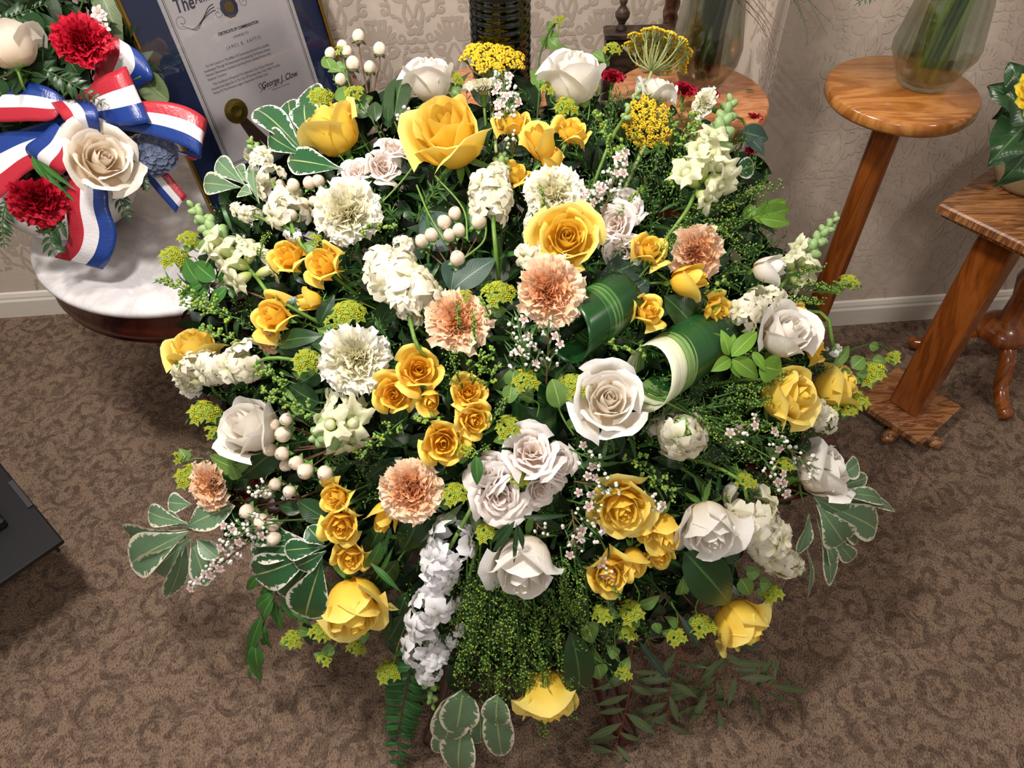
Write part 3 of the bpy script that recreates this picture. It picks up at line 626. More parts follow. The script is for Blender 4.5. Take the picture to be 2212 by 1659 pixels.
# carnation
def carn_petal(f, seed):
    r_ = np.random.RandomState(seed); nu, nv = 15, 7; u = np.linspace(-1, 1, nu); t = np.linspace(0, 1, nv); U, T = np.meshgrid(u, t, indexing='ij')
    L = .98 - .10 * (1 - f); wid = .10 + (.36 + .10 * f) * T ** 1.3; ser = np.where(np.arange(nu) % 2 == 0, .0, -.055)[:, None] * (T > .95) - .14 * U ** 2 * T + .03 * np.sin(U * 5 + seed)
    s = T * (1 + ser) * L; el0 = 1.50; el1 = (1.60 - 1.62 * f); el = el0 + (el1 - el0) * T ** 1.1     # rises, then bends outward
    ds = L / (nv - 1); x = np.cumsum(np.cos(el) * ds, 1); z = np.cumsum(np.sin(el) * ds * (.62 + .0 * f), 1); k = (s / np.maximum(T * L, 1e-3)); x = x * k; z = z * (.9 + .1 * k)
    A = (.085 + .075 * (1 - f)) * T ** 1.4; w1 = A * np.sin(U * 8 + seed * 1.7) + A * .6 * np.sin(U * 14 + seed + T * 4); nx, nz = -np.sin(el), np.cos(el)
    P = np.stack([x + w1 * nx + .02, U * wid * (1 + .08 * np.sin(seed + T * 3)), z + w1 * nz], -1); return gridT(P, np.stack([(U + 1) / 2, np.clip(T * (.50 + .50 * f) + .02, 0, 1)], -1))
def carnation(col, px, py, d, ang, tilt, label, dz=0.0, squash=1.0, n=58, P=None, tgt=None, cat='carnation'):
    s_ = DEP(px, py) + dz if P is None else np.dot(np.asarray(P) - CAM, FW); P = V(px, py, s_) if P is None else np.asarray(P, float)
    ax = facing(px, py, ang, tilt); r = d * s_ / FPX / 1.62; M = frame(P - ax * r * .42, ax, rng.random() * 6.28, r); t = thing('carnation', label, cat, M, 'carnations')
    for i in range(n):
        f = min(1.0, (i / (n - 1)) ** .72); q = min(5, int(f * 6)); sd = i % 2
        me = cmesh(('carn', q, sd, col.name), lambda: Geo().add(carn_petal((q + .5) / 6, q * 7 + sd * 3 + 1)).mesh('petal', col))
        part('petal', me, t, rotz(i * 2.39996 + rng.uniform(-.2, .2), rng.uniform(.90, 1.06)) @ trans((.01 + .05 * f - .05 * (f < .25), rng.uniform(-.10, .10) * (1 - f), 0)) @ roty(rng.uniform(-.12, .16) + (f < .3) * rng.uniform(-.45, .2)))
    part('calyx', cmesh('ccal', lambda: Geo().add(lathe([(.001, -.42), (.07, -.42), (.12, -.36), (.14, -.1), (.16, .06), (.10, .10)], 12)).mesh('calyx', M_CAL)), t)
    wpart('stem', stem_geo(P - ax * r * .8, ax, .0026, .0022, .5, tgt), M_GRN, t); return t

# stock
def floret_T(seed, full=True):
    r_ = np.random.RandomState(seed); g = Geo()
    for layer, (n, R, el, w) in enumerate(((4, 1.0, .05, .98), (4, .78, .55, .80), (3, .50, 1.0, .6)) if full else ((4, 1.0, .35, .8),)):
        for k in range(n):
            nu, nv = 6, 5; u = np.linspace(-1, 1, nu); t = np.linspace(0, 1, nv); U, T = np.meshgrid(u, t, indexing='ij'); ph = r_.rand() * 6
            wd = w * .5 * np.sin(math.pi * np.clip(T, .03, 1) ** 1.35 * .78) ** .7; rr = R * T * (1 - .10 * (np.abs(U) < .3) * (T > .9)); e = el + .35 * (1 - T) * 1.2 - .5 * T * T
            wv = .10 * T * np.sin(U * 3.5 + ph) + .06 * T * np.sin(U * 8 + ph)
            P = np.stack([rr * np.cos(e), U * wd, rr * np.sin(e) * .9 + wv], -1); g.add(gridT(P, np.stack([(U + 1) / 2, .12 + .88 * T], -1)), rotz(k * 6.283 / n + layer * .6 + r_.uniform(-.25, .25)))
    return g.tmpl()
def stock(col, pts, wpx, n, label, dz=0.0, tips=True, budn=12, dzs=None, tgt=None, end_green=True):
    """pts: pixels from the stalk end to the tip"""
    W3 = [S(x, y, dz + (0 if dzs is None else dzs[i])) for i, (x, y) in enumerate(pts)]; path = cr(W3, 6); L = np.linspace(0, 1, len(path))
    M = trans(path[0]); t = thing('stock_spike', label, 'flower', M, 'stock flower spikes'); sc = np.dot(path[0] - CAM, FW) / FPX
    at = lambda f: np.array([np.interp(f, L, path[:, k]) for k in range(3)])
    n = max(3, int(n * .8))
    for i in range(n):
        f = min(1, max(0, (i + .5 + rng.uniform(-.3, .3)) / n)) * (.86 if tips else 1.0); c = at(f); d = unit(at(min(1, f + .05)) - at(max(0, f - .05))); a = i * 2.39996
        o1 = unit(np.cross(d, -unit(ray(*pts[0])))); o2 = np.cross(d, o1); out = unit(o1 * math.cos(a) + o2 * math.sin(a) + d * .25)
        if np.dot(out, -FW) < -.55: out = unit(out - FW * 1.3)
        rad = wpx * sc * .5 * (1 - .45 * f ** 2) * rng.uniform(.9, 1.12); fr = rad * .80; out = unit(out + NR.randn(3) * .22)
        q = i % 4; me = cmesh(('flo', q, col.name), lambda: Geo().add(floret_T(q + 3)).mesh('floret', col))
        part('floret', me, t, inv_of(t) @ frame(c + out * rad * rng.uniform(.30, .80), out, rng.random() * 6, fr * rng.uniform(.85, 1.1)))
    g = Geo(); nb = budn if tips else 0; br = wpx * sc * .075
    for i in range(nb):
        f = .80 + .2 * i / nb; c = at(f); d = unit(at(1) - at(.9)); a = i * 2.4; o1 = unit(np.cross(d, [.2, .3, .9])); o2 = np.cross(d, o1); out = unit((o1 * math.cos(a) + o2 * math.sin(a)) * (1.15 - (f - .8) * 4) + d * .7)
        g.add(ballT(7, 5, (1, 1, 1.5)), frame(c + out * br * (2.2 - 6 * (f - .8)), out, 0, br * (1.05 - 2.2 * (f - .8))), i % 2)
    if nb: wpart('bud_cluster', g, [M_BUDP, M_BUD], t)
    e = path[0]; d0 = unit(path[1] - path[0]); g = Geo().add(tubeT(path, np.linspace(.0035, .002, len(path)), 7)).add(stem_geo(e, d0, .0035, .003, .5, tgt).tmpl()); wpart('stem', g, M_GRN, t); return t

# snapdragon
def snap_T(seed):
    r_ = np.random.RandomState(seed); n, m_ = 40, 12; a = np.linspace(0, 2 * math.pi, n, endpoint=False); t = np.linspace(0, 1, m_); A, T = np.meshgrid(a, t, indexing='ij')
    base = np.interp(T, [0, .12, .35, .55, .68, .8, 1], [.10, .24, .33, .33, .28, .46, .78]); lob = 1 + np.clip(T - .62, 0, 1) * (.75 * np.cos(A * 5 + .3) + .30 * np.cos(A)) + np.clip(T - .7, 0, 1) * .55 * np.sin(A * 11 + seed)
    r = base * lob; z = np.interp(T, [0, .4, .7, .85, 1], [0, .5, .98, 1.12, 1.02]) + .12 * np.clip(T - .7, 0, 1) * 3 * np.sin(A * 5 + 1) + .45 * np.clip(T - .7, 0, 1) * 2 * np.cos(A) - .5 * np.clip(T - .85, 0, 1) * (1 + np.sin(A * 7 + seed))
    g = Geo(); g.add(gridT(np.stack([r * np.cos(A), r * np.sin(A) * .9, z], -1), np.stack([A / 6.3, T], -1), closed=True)); return g.tmpl()
def snap_mesh(q):
    g = Geo(); g.add(snap_T(q)); g.add(ballT(10, 6, (.26, .34, .26)), trans((-.06, 0, .86)), 1); g.add(ballT(8, 5, (.16, .16, .16)), trans((0, 0, .05)), 2); return g.mesh('floret', [M_SNP, M_SNP, M_CAL])
def snapdragon(pts, wpx, n, label, dz=0.0, bud_from=.5, dzs=None, nb=21):
    W3 = [S(x, y, dz + (0 if dzs is None else dzs[i])) for i, (x, y) in enumerate(pts)]; path = cr(W3, 6); L = np.linspace(0, 1, len(path)); t = thing('snapdragon_spike', label, 'flower', trans(path[0]), 'snapdragons')
    sc = np.dot(path[0] - CAM, FW) / FPX; at = lambda f: np.array([np.interp(f, L, path[:, k]) for k in range(3)])
    for i in range(n):
        f = (i + .3) / n * bud_from; c = at(f); d = unit(at(min(1, f + .05)) - at(max(0, f - .05))); a = i * 2.1 + .4; o1 = unit(np.cross(d, -unit(ray(*pts[0])))); o2 = np.cross(d, o1); out = unit(o1 * math.cos(a) + o2 * math.sin(a) * .9 + d * .45)
        if np.dot(out, -FW) < -.4: out = unit(out - FW * 1.2)
        q = i % 3; me = cmesh(('snap', q), lambda: snap_mesh(q)); part('floret', me, t, inv_of(t) @ frame(c + out * wpx * sc * .03, unit(out + NR.randn(3) * .2), rng.random() * 6, wpx * sc * .36 * rng.uniform(.85, 1.1)))
    for i in range(nb):
        f = bud_from + (1 - bud_from) * i / (nb - 1) * .98; c = at(f); k = 1 - (i / nb) * .55; d = unit(at(1) - at(.85)); a = i * 2.4; o1 = unit(np.cross(d, [.2, .3, .9])); o2 = np.cross(d, o1); out = unit(o1 * math.cos(a) + o2 * math.sin(a) + d * .55)
        me = cmesh('sbud', lambda: Geo().add(ballT(9, 6, (1, 1, 1.55)), None, 0).add(leafT(1.6, 1.0, 'ovate', .6, .2, nu=3, nv=5), trans((.5, 0, -1.6)) @ roty(-1.4), 1).add(leafT(1.6, 1.0, 'ovate', .6, .2, nu=3, nv=5), rotz(3.14) @ trans((.5, 0, -1.6)) @ roty(-1.4), 1).mesh('bud', [M_BUDP, M_CAL]))
        part('bud', me, t, inv_of(t) @ frame(c + out * wpx * sc * .15 * k, out, 0, wpx * sc * .135 * k))
    wpart('stem', Geo().add(tubeT(path, np.linspace(.0035, .0018, len(path)), 7)).add(stem_geo(path[0], unit(path[1] - path[0]), .0035, .003, .5).tmpl()), M_GRN, t); return t

# hypericum
def berry_mesh():
    n, m_ = 20, 12; a = np.linspace(0, 2 * math.pi, n, endpoint=False); t = np.linspace(0, math.pi, m_); A, T = np.meshgrid(a, t, indexing='ij')
    R = np.sin(T) * (1 - .07 * (np.cos(A * 3) < -.82) * np.sin(T) - .03 * (1 + np.cos(A * 3 + 3.14))) + 1e-4; z = -np.cos(T) * 1.06 + .07 * np.clip(np.cos(math.pi - T), 0, 1) ** 8
    g = Geo().add(gridT(np.stack([R * np.cos(A), R * np.sin(A), z], -1), closed=True)); 
    for k in range(3): g.add(tubeT([(0, 0, 1.02), (.05 * math.cos(k * 2.1), .05 * math.sin(k * 2.1), 1.2), (.13 * math.cos(k * 2.1), .13 * math.sin(k * 2.1), 1.27)], .022, 4), None, 1)
    return g.mesh('berry', [M_BER, M_BLK])
def hsep_mesh():
    g = Geo(); lf = leafT(1.15, .85, 'ovate', .25, .35, nu=3, nv=5)
    for k in range(5): g.add(lf, rotz(k * 1.2566) @ trans((.05, 0, -.98)) @ roty(-.15))
    return g.mesh('sepals', M_CAL)
def hypericum(berries, base, d, label, dz=0.0, stemc=None, ang=90, tilt=60, tgt=None):
    B = S(*base, dz + .05); t = thing('hypericum_sprig', label, 'berries', trans(B), 'hypericum sprigs'); g = Geo()
    for i, q in enumerate(berries):
        px, py = q[:2]; dd = q[2] if len(q) > 2 else d; z_ = DEP(px, py) + dz + (q[3] if len(q) > 3 else rng.uniform(-.008, .008)); P = V(px, py, z_); r = dd * z_ / FPX / 2 / 1.03
        ax = unit(facing(px, py, ang + rng.uniform(-25, 25), tilt + rng.uniform(-12, 12)) + .35 * unit(P - B)); b = part('berry', cmesh('berry', berry_mesh), t, inv_of(t) @ frame(P, ax, rng.random() * 6, r))
        part('sepals', cmesh('hsep', hsep_mesh), b); E = P - ax * r * 1.0; g.add(tubeT(cr([E, E - ax * r * 1.2, (E + B) / 2 - ax * .004, B], 3), [.0013] * 6 + [.0018] * 4, 5))
    g.add(stem_geo(B, unit(B - CORE), .0022, .0022, .45, tgt).tmpl()); wpart('stem', g, stemc or M_BRS, t); return t

# yarrow
def yarrow(px, py, wpx, ang, tilt, label, stem_to, dz=0.0, n=1100):
    z_ = DEP(px, py) + dz; P = V(px, py, z_); ax = facing(px, py, ang, tilt); R = wpx * z_ / FPX / 2; M = frame(P - ax * R * .35, ax, 0, R); t = thing('yarrow_head', label, 'flower', M, 'yarrow heads')
    g = Geo(); b = ballT(6, 4, (1, 1, .8)); b2 = ballT(5, 3, (1, 1, .8)); h = lambda r: .34 * (1 - r * r) + .02
    cl = [(math.sqrt((k + .5) / 30) * .92, k * 2.4) for k in range(30)]
    for k in range(n):
        c_ = cl[k % 30]; cx_, cy_ = c_[0] * math.cos(c_[1]), c_[0] * math.sin(c_[1]); aa = rng.random() * 6.28; rr = math.sqrt(rng.random()) * .16; x, y = cx_ + rr * math.cos(aa), cy_ + rr * math.sin(aa); r = math.hypot(x, y)
        s_ = rng.uniform(.032, .046); g.add(b, frame(np.array([x, y, h(min(r, 1.0)) + .05 * (1 - (rr / .145) ** 2) + rng.uniform(0, .02)]), unit([x * .5, y * .5, 1]), 0, s_))
    o = part('florets', g.mesh('florets', M_YAR), t); o['kind'] = 'stuff'
    g = Geo()
    hub = np.array([0, 0, -.55])
    for (r, a) in cl:
        e = np.array([r * math.cos(a), r * math.sin(a), h(r) - .04]); m1 = hub * .5 + e * .5 + np.array([e[0] * .12, e[1] * .12, -.10]); g.add(tubeT(cr([hub, m1, e], 3), [.030, .026, .022, .02, .02, .018, .016], 5))
        for j in range(6):
            aj = j * 1.05 + a; e2 = e + np.array([.11 * math.cos(aj), .11 * math.sin(aj), .035]); g.add(tubeT([m1 * .45 + e * .55, e2 * .6 + e * .4 - [0, 0, .05], e2], [.016, .016, .026], 4))
    part('branched_stalks', g.mesh('branched_stalks', M_YST), t)
    E = S(*stem_to, dz + .06); H = (M @ np.array([0, 0, -.55, 1]))[:3]; wpart('stem', Geo().add(tubeT(cr([H + ax * R * .03, H - ax * R * .5, E * .6 + H * .4, E], 4), .0030, 7)), M_YST, t); return t

# bupleurum: yellow-green star bracts, round leaves on wiry stems
def star_mesh(big=False):
    g = Geo(); lf = leafT(1, .62, 'ovate', .3, .45, nu=3, nv=5)
    for k in range(5): g.add(lf, rotz(k * 1.2566 + .2) @ roty(-.45))
    b = ballT(5, 4)
    for k in range(7): g.add(b, trans((.28 * math.cos(k * 1.05) * (k > 0), .28 * math.sin(k * 1.05) * (k > 0), .30 + .06 * (k == 0))) @ np.diag([.13, .13, .13, 1]), 1)
    return g.mesh('star_bract', [M_BUP, M_BUC])
def bupleurum(px, py, d, base, label, n=9, dz=0.0, ang=90, tilt=35, leaves=2, lsize=34):
    z_ = DEP(px, py) + dz; P = V(px, py, z_); ax = facing(px, py, ang, tilt); sc = z_ / FPX; B = S(*base, dz + .03); t = thing('bupleurum_sprig', label, 'greenery', trans(B), 'bupleurum sprigs'); g = Geo()
    hub = P - ax * d * sc * .45
    n = max(4, int(n * .8))
    for i in range(n):
        a = i * 2.4; r = math.sqrt((i + .4) / n) * d * sc * .42; x = frame(P, ax)[:3, 0]; y = frame(P, ax)[:3, 1]; c = P + (x * math.cos(a) + y * math.sin(a)) * r - ax * r * .5; o = unit(ax + (c - P) / (d * sc) * 1.5)
        part('star_bract', cmesh('star', star_mesh), t, inv_of(t) @ frame(c, o, rng.random() * 6, d * sc * .30 * rng.uniform(.8, 1.2))); g.add(tubeT([hub, (hub + c) / 2 - ax * .001, c], .0007, 4))
    path = cr([hub, hub - ax * d * sc * .4 + (B - hub) * .2, B * .6 + hub * .4 + RT * rng.uniform(-.01, .01), B], 4); g.add(tubeT(path, .0012, 5)); wpart('stem', g, M_GRN, t)
    for i in range(leaves):
        q = path[int(len(path) * (.25 + .45 * i / max(1, leaves)))]; dr = unit(UP * rng.uniform(-.3, .8) + RT * rng.uniform(-1, 1)); M = np.eye(4); x = dr; zz = unit(-FW + .4 * NR.randn(3)); y = unit(np.cross(zz, x)); zz = np.cross(x, y); s_ = lsize * sc
        M[:3, 0], M[:3, 1], M[:3, 2], M[:3, 3] = x * s_, y * s_, zz * s_, q; part('leaf', cmesh('bleaf', lambda: Geo().add(leafT(1, .8, 'heart', .2, .3)).mesh('leaf', M_BLF)), t, inv_of(t) @ M)
    return t

# small twigs: stem with seeds / needles / buds
def sprig(kind, px0, py0, px1, py1, wpx, label, dz=0.0, dens=1.0, bow=0.0, seed=0, grp=None, tgt=None):
    """from base pixel to tip pixel"""
    r_ = random.Random(seed * 131 + int(px0) + int(py1)); A = S(px0, py0, dz + .02); B = S(px1, py1, dz); sc = DEP(px1, py1) / FPX; Md = (A + B) / 2 + UP * bow * sc + (-FW) * .012
    path = cr([A, Md, B], 8); L = np.linalg.norm(B - A); nb = max(4, int(L / sc / (15 if kind != 'seed' else 13) * dens)); cfg = {
        'golden': ('goldenrod_sprig', 'greenery', 'green goldenrod sprigs'), 'seed': ('pennycress_sprig', 'greenery', 'pennycress sprigs'), 'wax': ('waxflower_sprig', 'flower', 'waxflower sprigs'), 'needle': ('feathery_sprig', 'greenery', 'feathery sprigs')}[kind]
    t = thing(cfg[0], label, cfg[1], trans(A), grp or cfg[2]); st = Geo(); st.add(tubeT(path, np.linspace(.0016, .0008, len(path)), 5)); bd = Geo(); lv = Geo(); b = ballT(6, 4); b3 = ballT(5, 3); ndl = leafT(1, .12, 'lance', .3, .1, nu=3, nv=4)
    for i in range(nb):
        f = .12 + .88 * i / nb; c = path[min(len(path) - 1, int(f * (len(path) - 1) + .5))] * 1.0; k = f * (len(path) - 1); i0 = min(len(path) - 2, int(k)); c = path[i0] + (path[i0 + 1] - path[i0]) * (k - i0); d = unit(path[i0 + 1] - path[i0])
        a = i * 2.4 + r_.random(); o1 = unit(np.cross(d, FW)); o2 = np.cross(d, o1); out = unit(o1 * math.cos(a) + o2 * math.sin(a) * .8 + d * .9); le = wpx * sc * .5 * (1.05 - .55 * f) * r_.uniform(.7, 1.15); e = c + out * le + np.array([0, 0, .0])
        if kind == 'golden':
            st.add(tubeT([c, c + out * le * .5 + UP * .001, e], .0006, 4))
            for j in range(7):
                q = c + out * le * (.35 + .1 * j) + (o1 * r_.uniform(-1, 1) + o2 * r_.uniform(-1, 1) + d * r_.uniform(-.5, 1)) * wpx * sc * .10; bd.add(b, frame(q, unit(out), 0, sc * r_.uniform(2.6, 4.0)), 0 if r_.random() < .75 else 1)
            if i % 2 == 0: lv.add(ndl, frame_x(c, unit(out - d * .3), -FW, wpx * sc * .55))
        elif kind == 'seed':
            for j in range(2):
                q = c + (o1 * math.cos(a + j * 3) + o2 * math.sin(a + j * 3) + d * .5) * wpx * sc * .22; st.add(tubeT([c, q], .00035, 3)); bd.add(b3, frame(q, unit(q - c), 0, sc * r_.uniform(2.4, 4.0)) @ np.diag([1, 1, .5, 1]), 0)
            if i % 3 == 0 and f < .8:
                p2 = [c, c + out * le * .7, c + unit(out + d) * le * 1.6]; st.add(tubeT(cr(p2, 3), .0006, 4)); pp = cr(p2, 4)
                for j in range(12):
                    cc = pp[int(len(pp) * (.2 + .79 * j / 12))]; q = cc + (o1 * r_.uniform(-1, 1) + o2 * r_.uniform(-1, 1) + d * .3) * wpx * sc * .11; bd.add(b3, frame(q, unit(q - cc), 0, sc * r_.uniform(1.8, 2.8)), 0 if j < 9 else 1); st.add(tubeT([cc, q], .0003, 3))
        elif kind == 'needle':
            for j in range(5): lv.add(ndl, frame_x(c, unit(out + .5 * NR.randn(3)), -FW, wpx * sc * .5))
        elif kind == 'wax':
            st.add(tubeT([c, e], .0005, 4)); lv.add(ndl, frame_x(c, unit(out + d * .5 + .3 * NR.randn(3)), -FW, wpx * sc * .45)); lv.add(ndl, frame_x(e, unit(out * .2 + d + .5 * NR.randn(3)), -FW, wpx * sc * .35))
            if r_.random() < (.42 if dens > 1.8 else .22):
                part('flower', cmesh('wflower', wax_mesh), t, inv_of(t) @ frame(e, unit(out * .5 - FW), r_.random() * 6, sc * r_.uniform(8, 10.5)))
            else:
                for j in range(2): bd.add(b, frame(e + NR.randn(3) * sc * 3.5, out, 0, sc * r_.uniform(3.2, 5.2)), 0)
    wpart('stem', st, M_BRS if kind == 'wax' and seed % 2 else M_FIN, t)
    if bd.n: wpart({'golden': 'buds', 'seed': 'seed_pods', 'wax': 'buds', 'needle': 'buds'}[kind], bd, {'golden': [M_BUD, M_BUDL], 'seed': [M_BUD, M_BUDL], 'wax': [M_WXB, M_BUDP], 'needle': [M_BUD]}[kind], t, kind='stuff')
    if lv.n: wpart('needle_leaves', lv, M_FIN if kind != 'golden' else M_MID, t, kind='stuff')
    return t
def wax_mesh():
    g = Geo(); lf = leafT(1, .85, 'round', .2, .3, nu=3, nv=5)
    for k in range(5): g.add(lf, rotz(k * 1.2566) @ trans((.22, 0, 0)) @ roty(-.25))
    g.add(lathe([(.34, .05), (.36, .16), (.20, .10), (.02, .06)], 10), None, 1); return g.mesh('flower', [M_WXF, M_WXC])
def frame_x(P, x, zref, s):
    x = unit(x); y = unit(np.cross(zref, x)); z = np.cross(x, y); M = np.eye(4); M[:3, 0], M[:3, 1], M[:3, 2], M[:3, 3] = x * s, y * s, z * s, P; return M
# leaves of one sprig: list of (px,py of leaf base, px,py of tip, width px)
def leaves(name, label, specs, mat, shape='ovate', dz=0.0, cat='leaf', group=None, fold=.15, bend=.25, stem=None, stem_mat=None, wave=.02, tip_dz=-.01, twist=0.0, lab=None):
    P0 = S(specs[0][0], specs[0][1], dz); t = thing(name, label, cat, trans(P0), group)
    for i, q in enumerate(specs):
        x0, y0, x1, y1, w_ = q[:5]; ddz = q[5] if len(q) > 5 else rng.uniform(-.012, .012); roll = q[6] if len(q) > 6 else rng.uniform(-.35, .35)
        A = S(x0, y0, dz + ddz); B = S(x1, y1, dz + ddz + tip_dz); L = np.linalg.norm(B - A); wd = (1.12 if shape == 'obov' else 1) * w_ * DEP((x0 + x1) / 2, (y0 + y1) / 2) / FPX; X = unit(B - A); n = unit(-FW * math.cos(roll) + np.cross(X, FW) * math.sin(roll)); M = frame_x(A, X, n, 1.0)
        g = Geo().add(leafT(L * 1.03, wd / max(.35, math.cos(roll)), shape, fold, bend * rng.uniform(.5, 1.2), wave, 7, 13, twist * rng.uniform(-1, 1)), M); wpart('leaf', g, mat, t)
    g = Geo()
    if stem:
        g.add(tubeT(cr([S(x, y, dz + .006) for x, y in stem], 5), .0018, 6)); e = S(*stem[0], dz + .006); g.add(stem_geo(e, unit(e - CORE), .0018, .0018, .4).tmpl())
    else:
        g.add(stem_geo(P0, unit(P0 - CORE), .0016, .0018, .45).tmpl())
    wpart('stem', g, stem_mat or M_GRD, t); return t
def frond(label, pts, leafL, leafW, mat, dz=0.0, n=14, name='fern_frond', shape='lance', abs_pts=None, group=None, stem_mat=None, taper=True, ang=1.0):
    W3 = abs_pts if abs_pts is not None else [S(x, y, dz) for x, y in pts]; path = cr(W3, 8); t = thing(name, label, 'greenery', trans(path[0]), group); sc = np.dot(path[0] - CAM, FW) / FPX; L = len(path)
    wpart('stalk', Geo().add(tubeT(path, np.linspace(.0018, .0006, L), 5)), stem_mat or M_GRD, t); me_ = {}
    for i in range(n):
        f = .08 + .9 * i / n; k = f * (L - 1); i0 = min(L - 2, int(k)); c = path[i0] + (path[i0 + 1] - path[i0]) * (k - i0); d = unit(path[i0 + 1] - path[i0]); s_ = (math.sin(math.pi * (.25 + .7 * f)) if taper else 1) * leafL * sc
        for sd in (-1, 1):
            o = unit(np.cross(d, FW)) * sd; x = unit(o * math.sin(ang) + d * math.cos(ang) + NR.randn(3) * .08 + FW * .15); part('leaflet', cmesh(('lfl', name, mat.name), lambda: Geo().add(leafT(1, leafW / leafL, shape, .2, .2, nu=5, nv=7)).mesh('leaflet', mat)), t, inv_of(t) @ frame_x(c, x, -FW + .3 * NR.randn(3), s_ * rng.uniform(.85, 1.1)))
    return t
# ------------------------------------------------------------------ glass vases with stems
def thin_glass(name, tint, tr=.8):
    t = NT(name); a = t.n('BsdfTransparent', {'Color': lin(tint)}); b = t.n('BsdfGlossy', {'Color': (1, 1, 1, 1), 'Roughness': .04}); lw = t.n('LayerWeight', {'Blend': .35})
    gg = t.n('BsdfGlass', {'Color': lin(tint), 'Roughness': 0.0, 'IOR': 1.38}); a = t.n('MixShader', {0: .55, 1: a.outputs[0], 2: gg.outputs[0]})
    mx = t.n('MixShader', {0: t.math('ADD', t.math('MULTIPLY', lw.outputs['Facing'], .22), .03), 1: a.outputs[0], 2: b.outputs[0]}); t.t.links.new(mx.outputs[0], t.out.inputs[0]); return t.m
def vase(label, base, prof, n, gm, nst, sm, flat=False, rings=0, lean=.35, seed=1, sr=.0045, fl=(0, 0)):
    t = thing('glass_vase', label, 'vase', trans(base), 'glass vases'); pr = prof if not rings else [(np.interp(z, [p[1] for p in prof], [p[0] for p in prof]) + .0011 * math.sin(z * rings), z) for z in np.linspace(prof[0][1], prof[-1][1], 70)]
    pin = [(max(.001, r - .004), z + (.012 if i == 0 else 0)) for i, (r, z) in enumerate(pr)]
    wpart('glass_body', Geo().add(lathe([(.001, .0015)] + [(r, z + .0015) for r, z in pr] + pin[::-1] + [(.001, pin[0][1])], n, *fl), trans(base)), gm, t, not flat)
    r_ = np.random.RandomState(seed); H = prof[-1][1]
    for k in range(nst):
        a, a2 = r_.rand() * 6.28, r_.rand() * 6.28; r0 = prof[0][0] * .85 * math.sqrt(r_.rand()); rt = prof[-1][0] * .75 * math.sqrt(r_.rand())
        p0 = base + [r0 * math.cos(a), r0 * math.sin(a), .02]; p1 = base + [rt * math.cos(a + lean * 3), rt * math.sin(a + lean * 3), H]; p2 = p1 + (p1 - p0) * .25
        wpart('flower_stalk', Geo().add(tubeT([p0, (p0 + p1) / 2, p1, p2], sr * r_.uniform(.7, 1.3), 6)), sm[k % len(sm)], t)
    return t
M_STK2 = plain_mat('wet_green_stem', '#84a04a', .3, .1, var=.15); M_STK3 = plain_mat('dark_wet_stem', '#1c2b18', .35)
G1 = thin_glass('clear_glass', '#f3f6f1'); G2 = thin_glass('smoky_green_glass', '#8a9a86')
b3_ = atz(1992, 178, .9015); vase('faceted clear glass vase of green stems on the honey oak stand', b3_, [(.050, 0), (.056, .012), (.080, .06), (.082, .08), (.072, .14), (.058, .22), (.060, .30), (.070, .36)], 11, G1, 26, [M_STK2, M_STK2, M_GRD], flat=True, seed=3, sr=.0065)
b2_ = atz(1512, 183, .9015); vase('smooth clear glass vase of dark stems on the pale maple stand', b2_, [(.036, 0), (.044, .006), (.066, .05), (.070, .08), (.060, .15), (.046, .23), (.050, .30), (.062, .36)], 40, G1, 26, [M_STK3, M_STK3, M_GRD], seed=5, sr=.0075)
b1_ = atz(1085, 205, .9015); vase('dark ribbed glass vase behind the yellow yarrow head', b1_, [(.050, 0), (.056, .01), (.057, .1), (.057, .2), (.059, .3)], 40, G2, 34, [M_STK3, M_GRD, M_STK3], seed=8, rings=420, sr=.007)
# dropped leaf on the maple stand
leafp = atz(1620, 195, .905); t = thing('fallen_leaf', 'small dry leaf lying on the pale maple stand', 'leaf', trans(leafp)); wpart('blade', Geo().add(leafT(.020, .007, 'ovate', .2, .1), frame_x(leafp - RT * .01, RT, np.array([0, 0, 1.0]), 1.0)), M_EUC, t)
# wisps hanging over from the tall vases
def wisps(label, pts, z, n, mat, spread, seed):
    r_ = np.random.RandomState(seed); P = [V(x, y, z) for x, y in pts]; t = thing('hanging_fern_wisps', label, 'greenery', trans(P[0]), 'fern wisps over the stands')
    for k in range(n):
        o = r_.randn(3) * spread; q = [P[0] + o * .3] + [p + o * (.3 + .7 * i / len(P)) + r_.randn(3) * .004 for i, p in enumerate(P[1:])]; c = cr(q, 6); g = Geo().add(tubeT(c, np.linspace(.0009, .0004, len(c)), 4))
        for j in range(3, len(c) - 1, 2): g.add(tubeT([c[j], c[j] + r_.randn(3) * .007 - UP * .006], .0003, 3))
        wpart('wisp', g, mat, t)
wisps('thin brown fern wisps hanging beside the wall corner', [(1600, -30), (1650, 30), (1690, 95)], 1.42, 5, M_BRS, .035, 2)
wisps('sparse green fern wisps in front of the shaded wall', [(1700, -40), (1735, 20), (1755, 85)], 1.5, 4, M_GRD, .03, 4)
frond('grey fern tip poking in above the honey oak stand', [], 26, 7, M_EUC, n=9, abs_pts=[V(1960, -70, 1.3), V(1900, -25, 1.3), V(1845, 12, 1.3)])
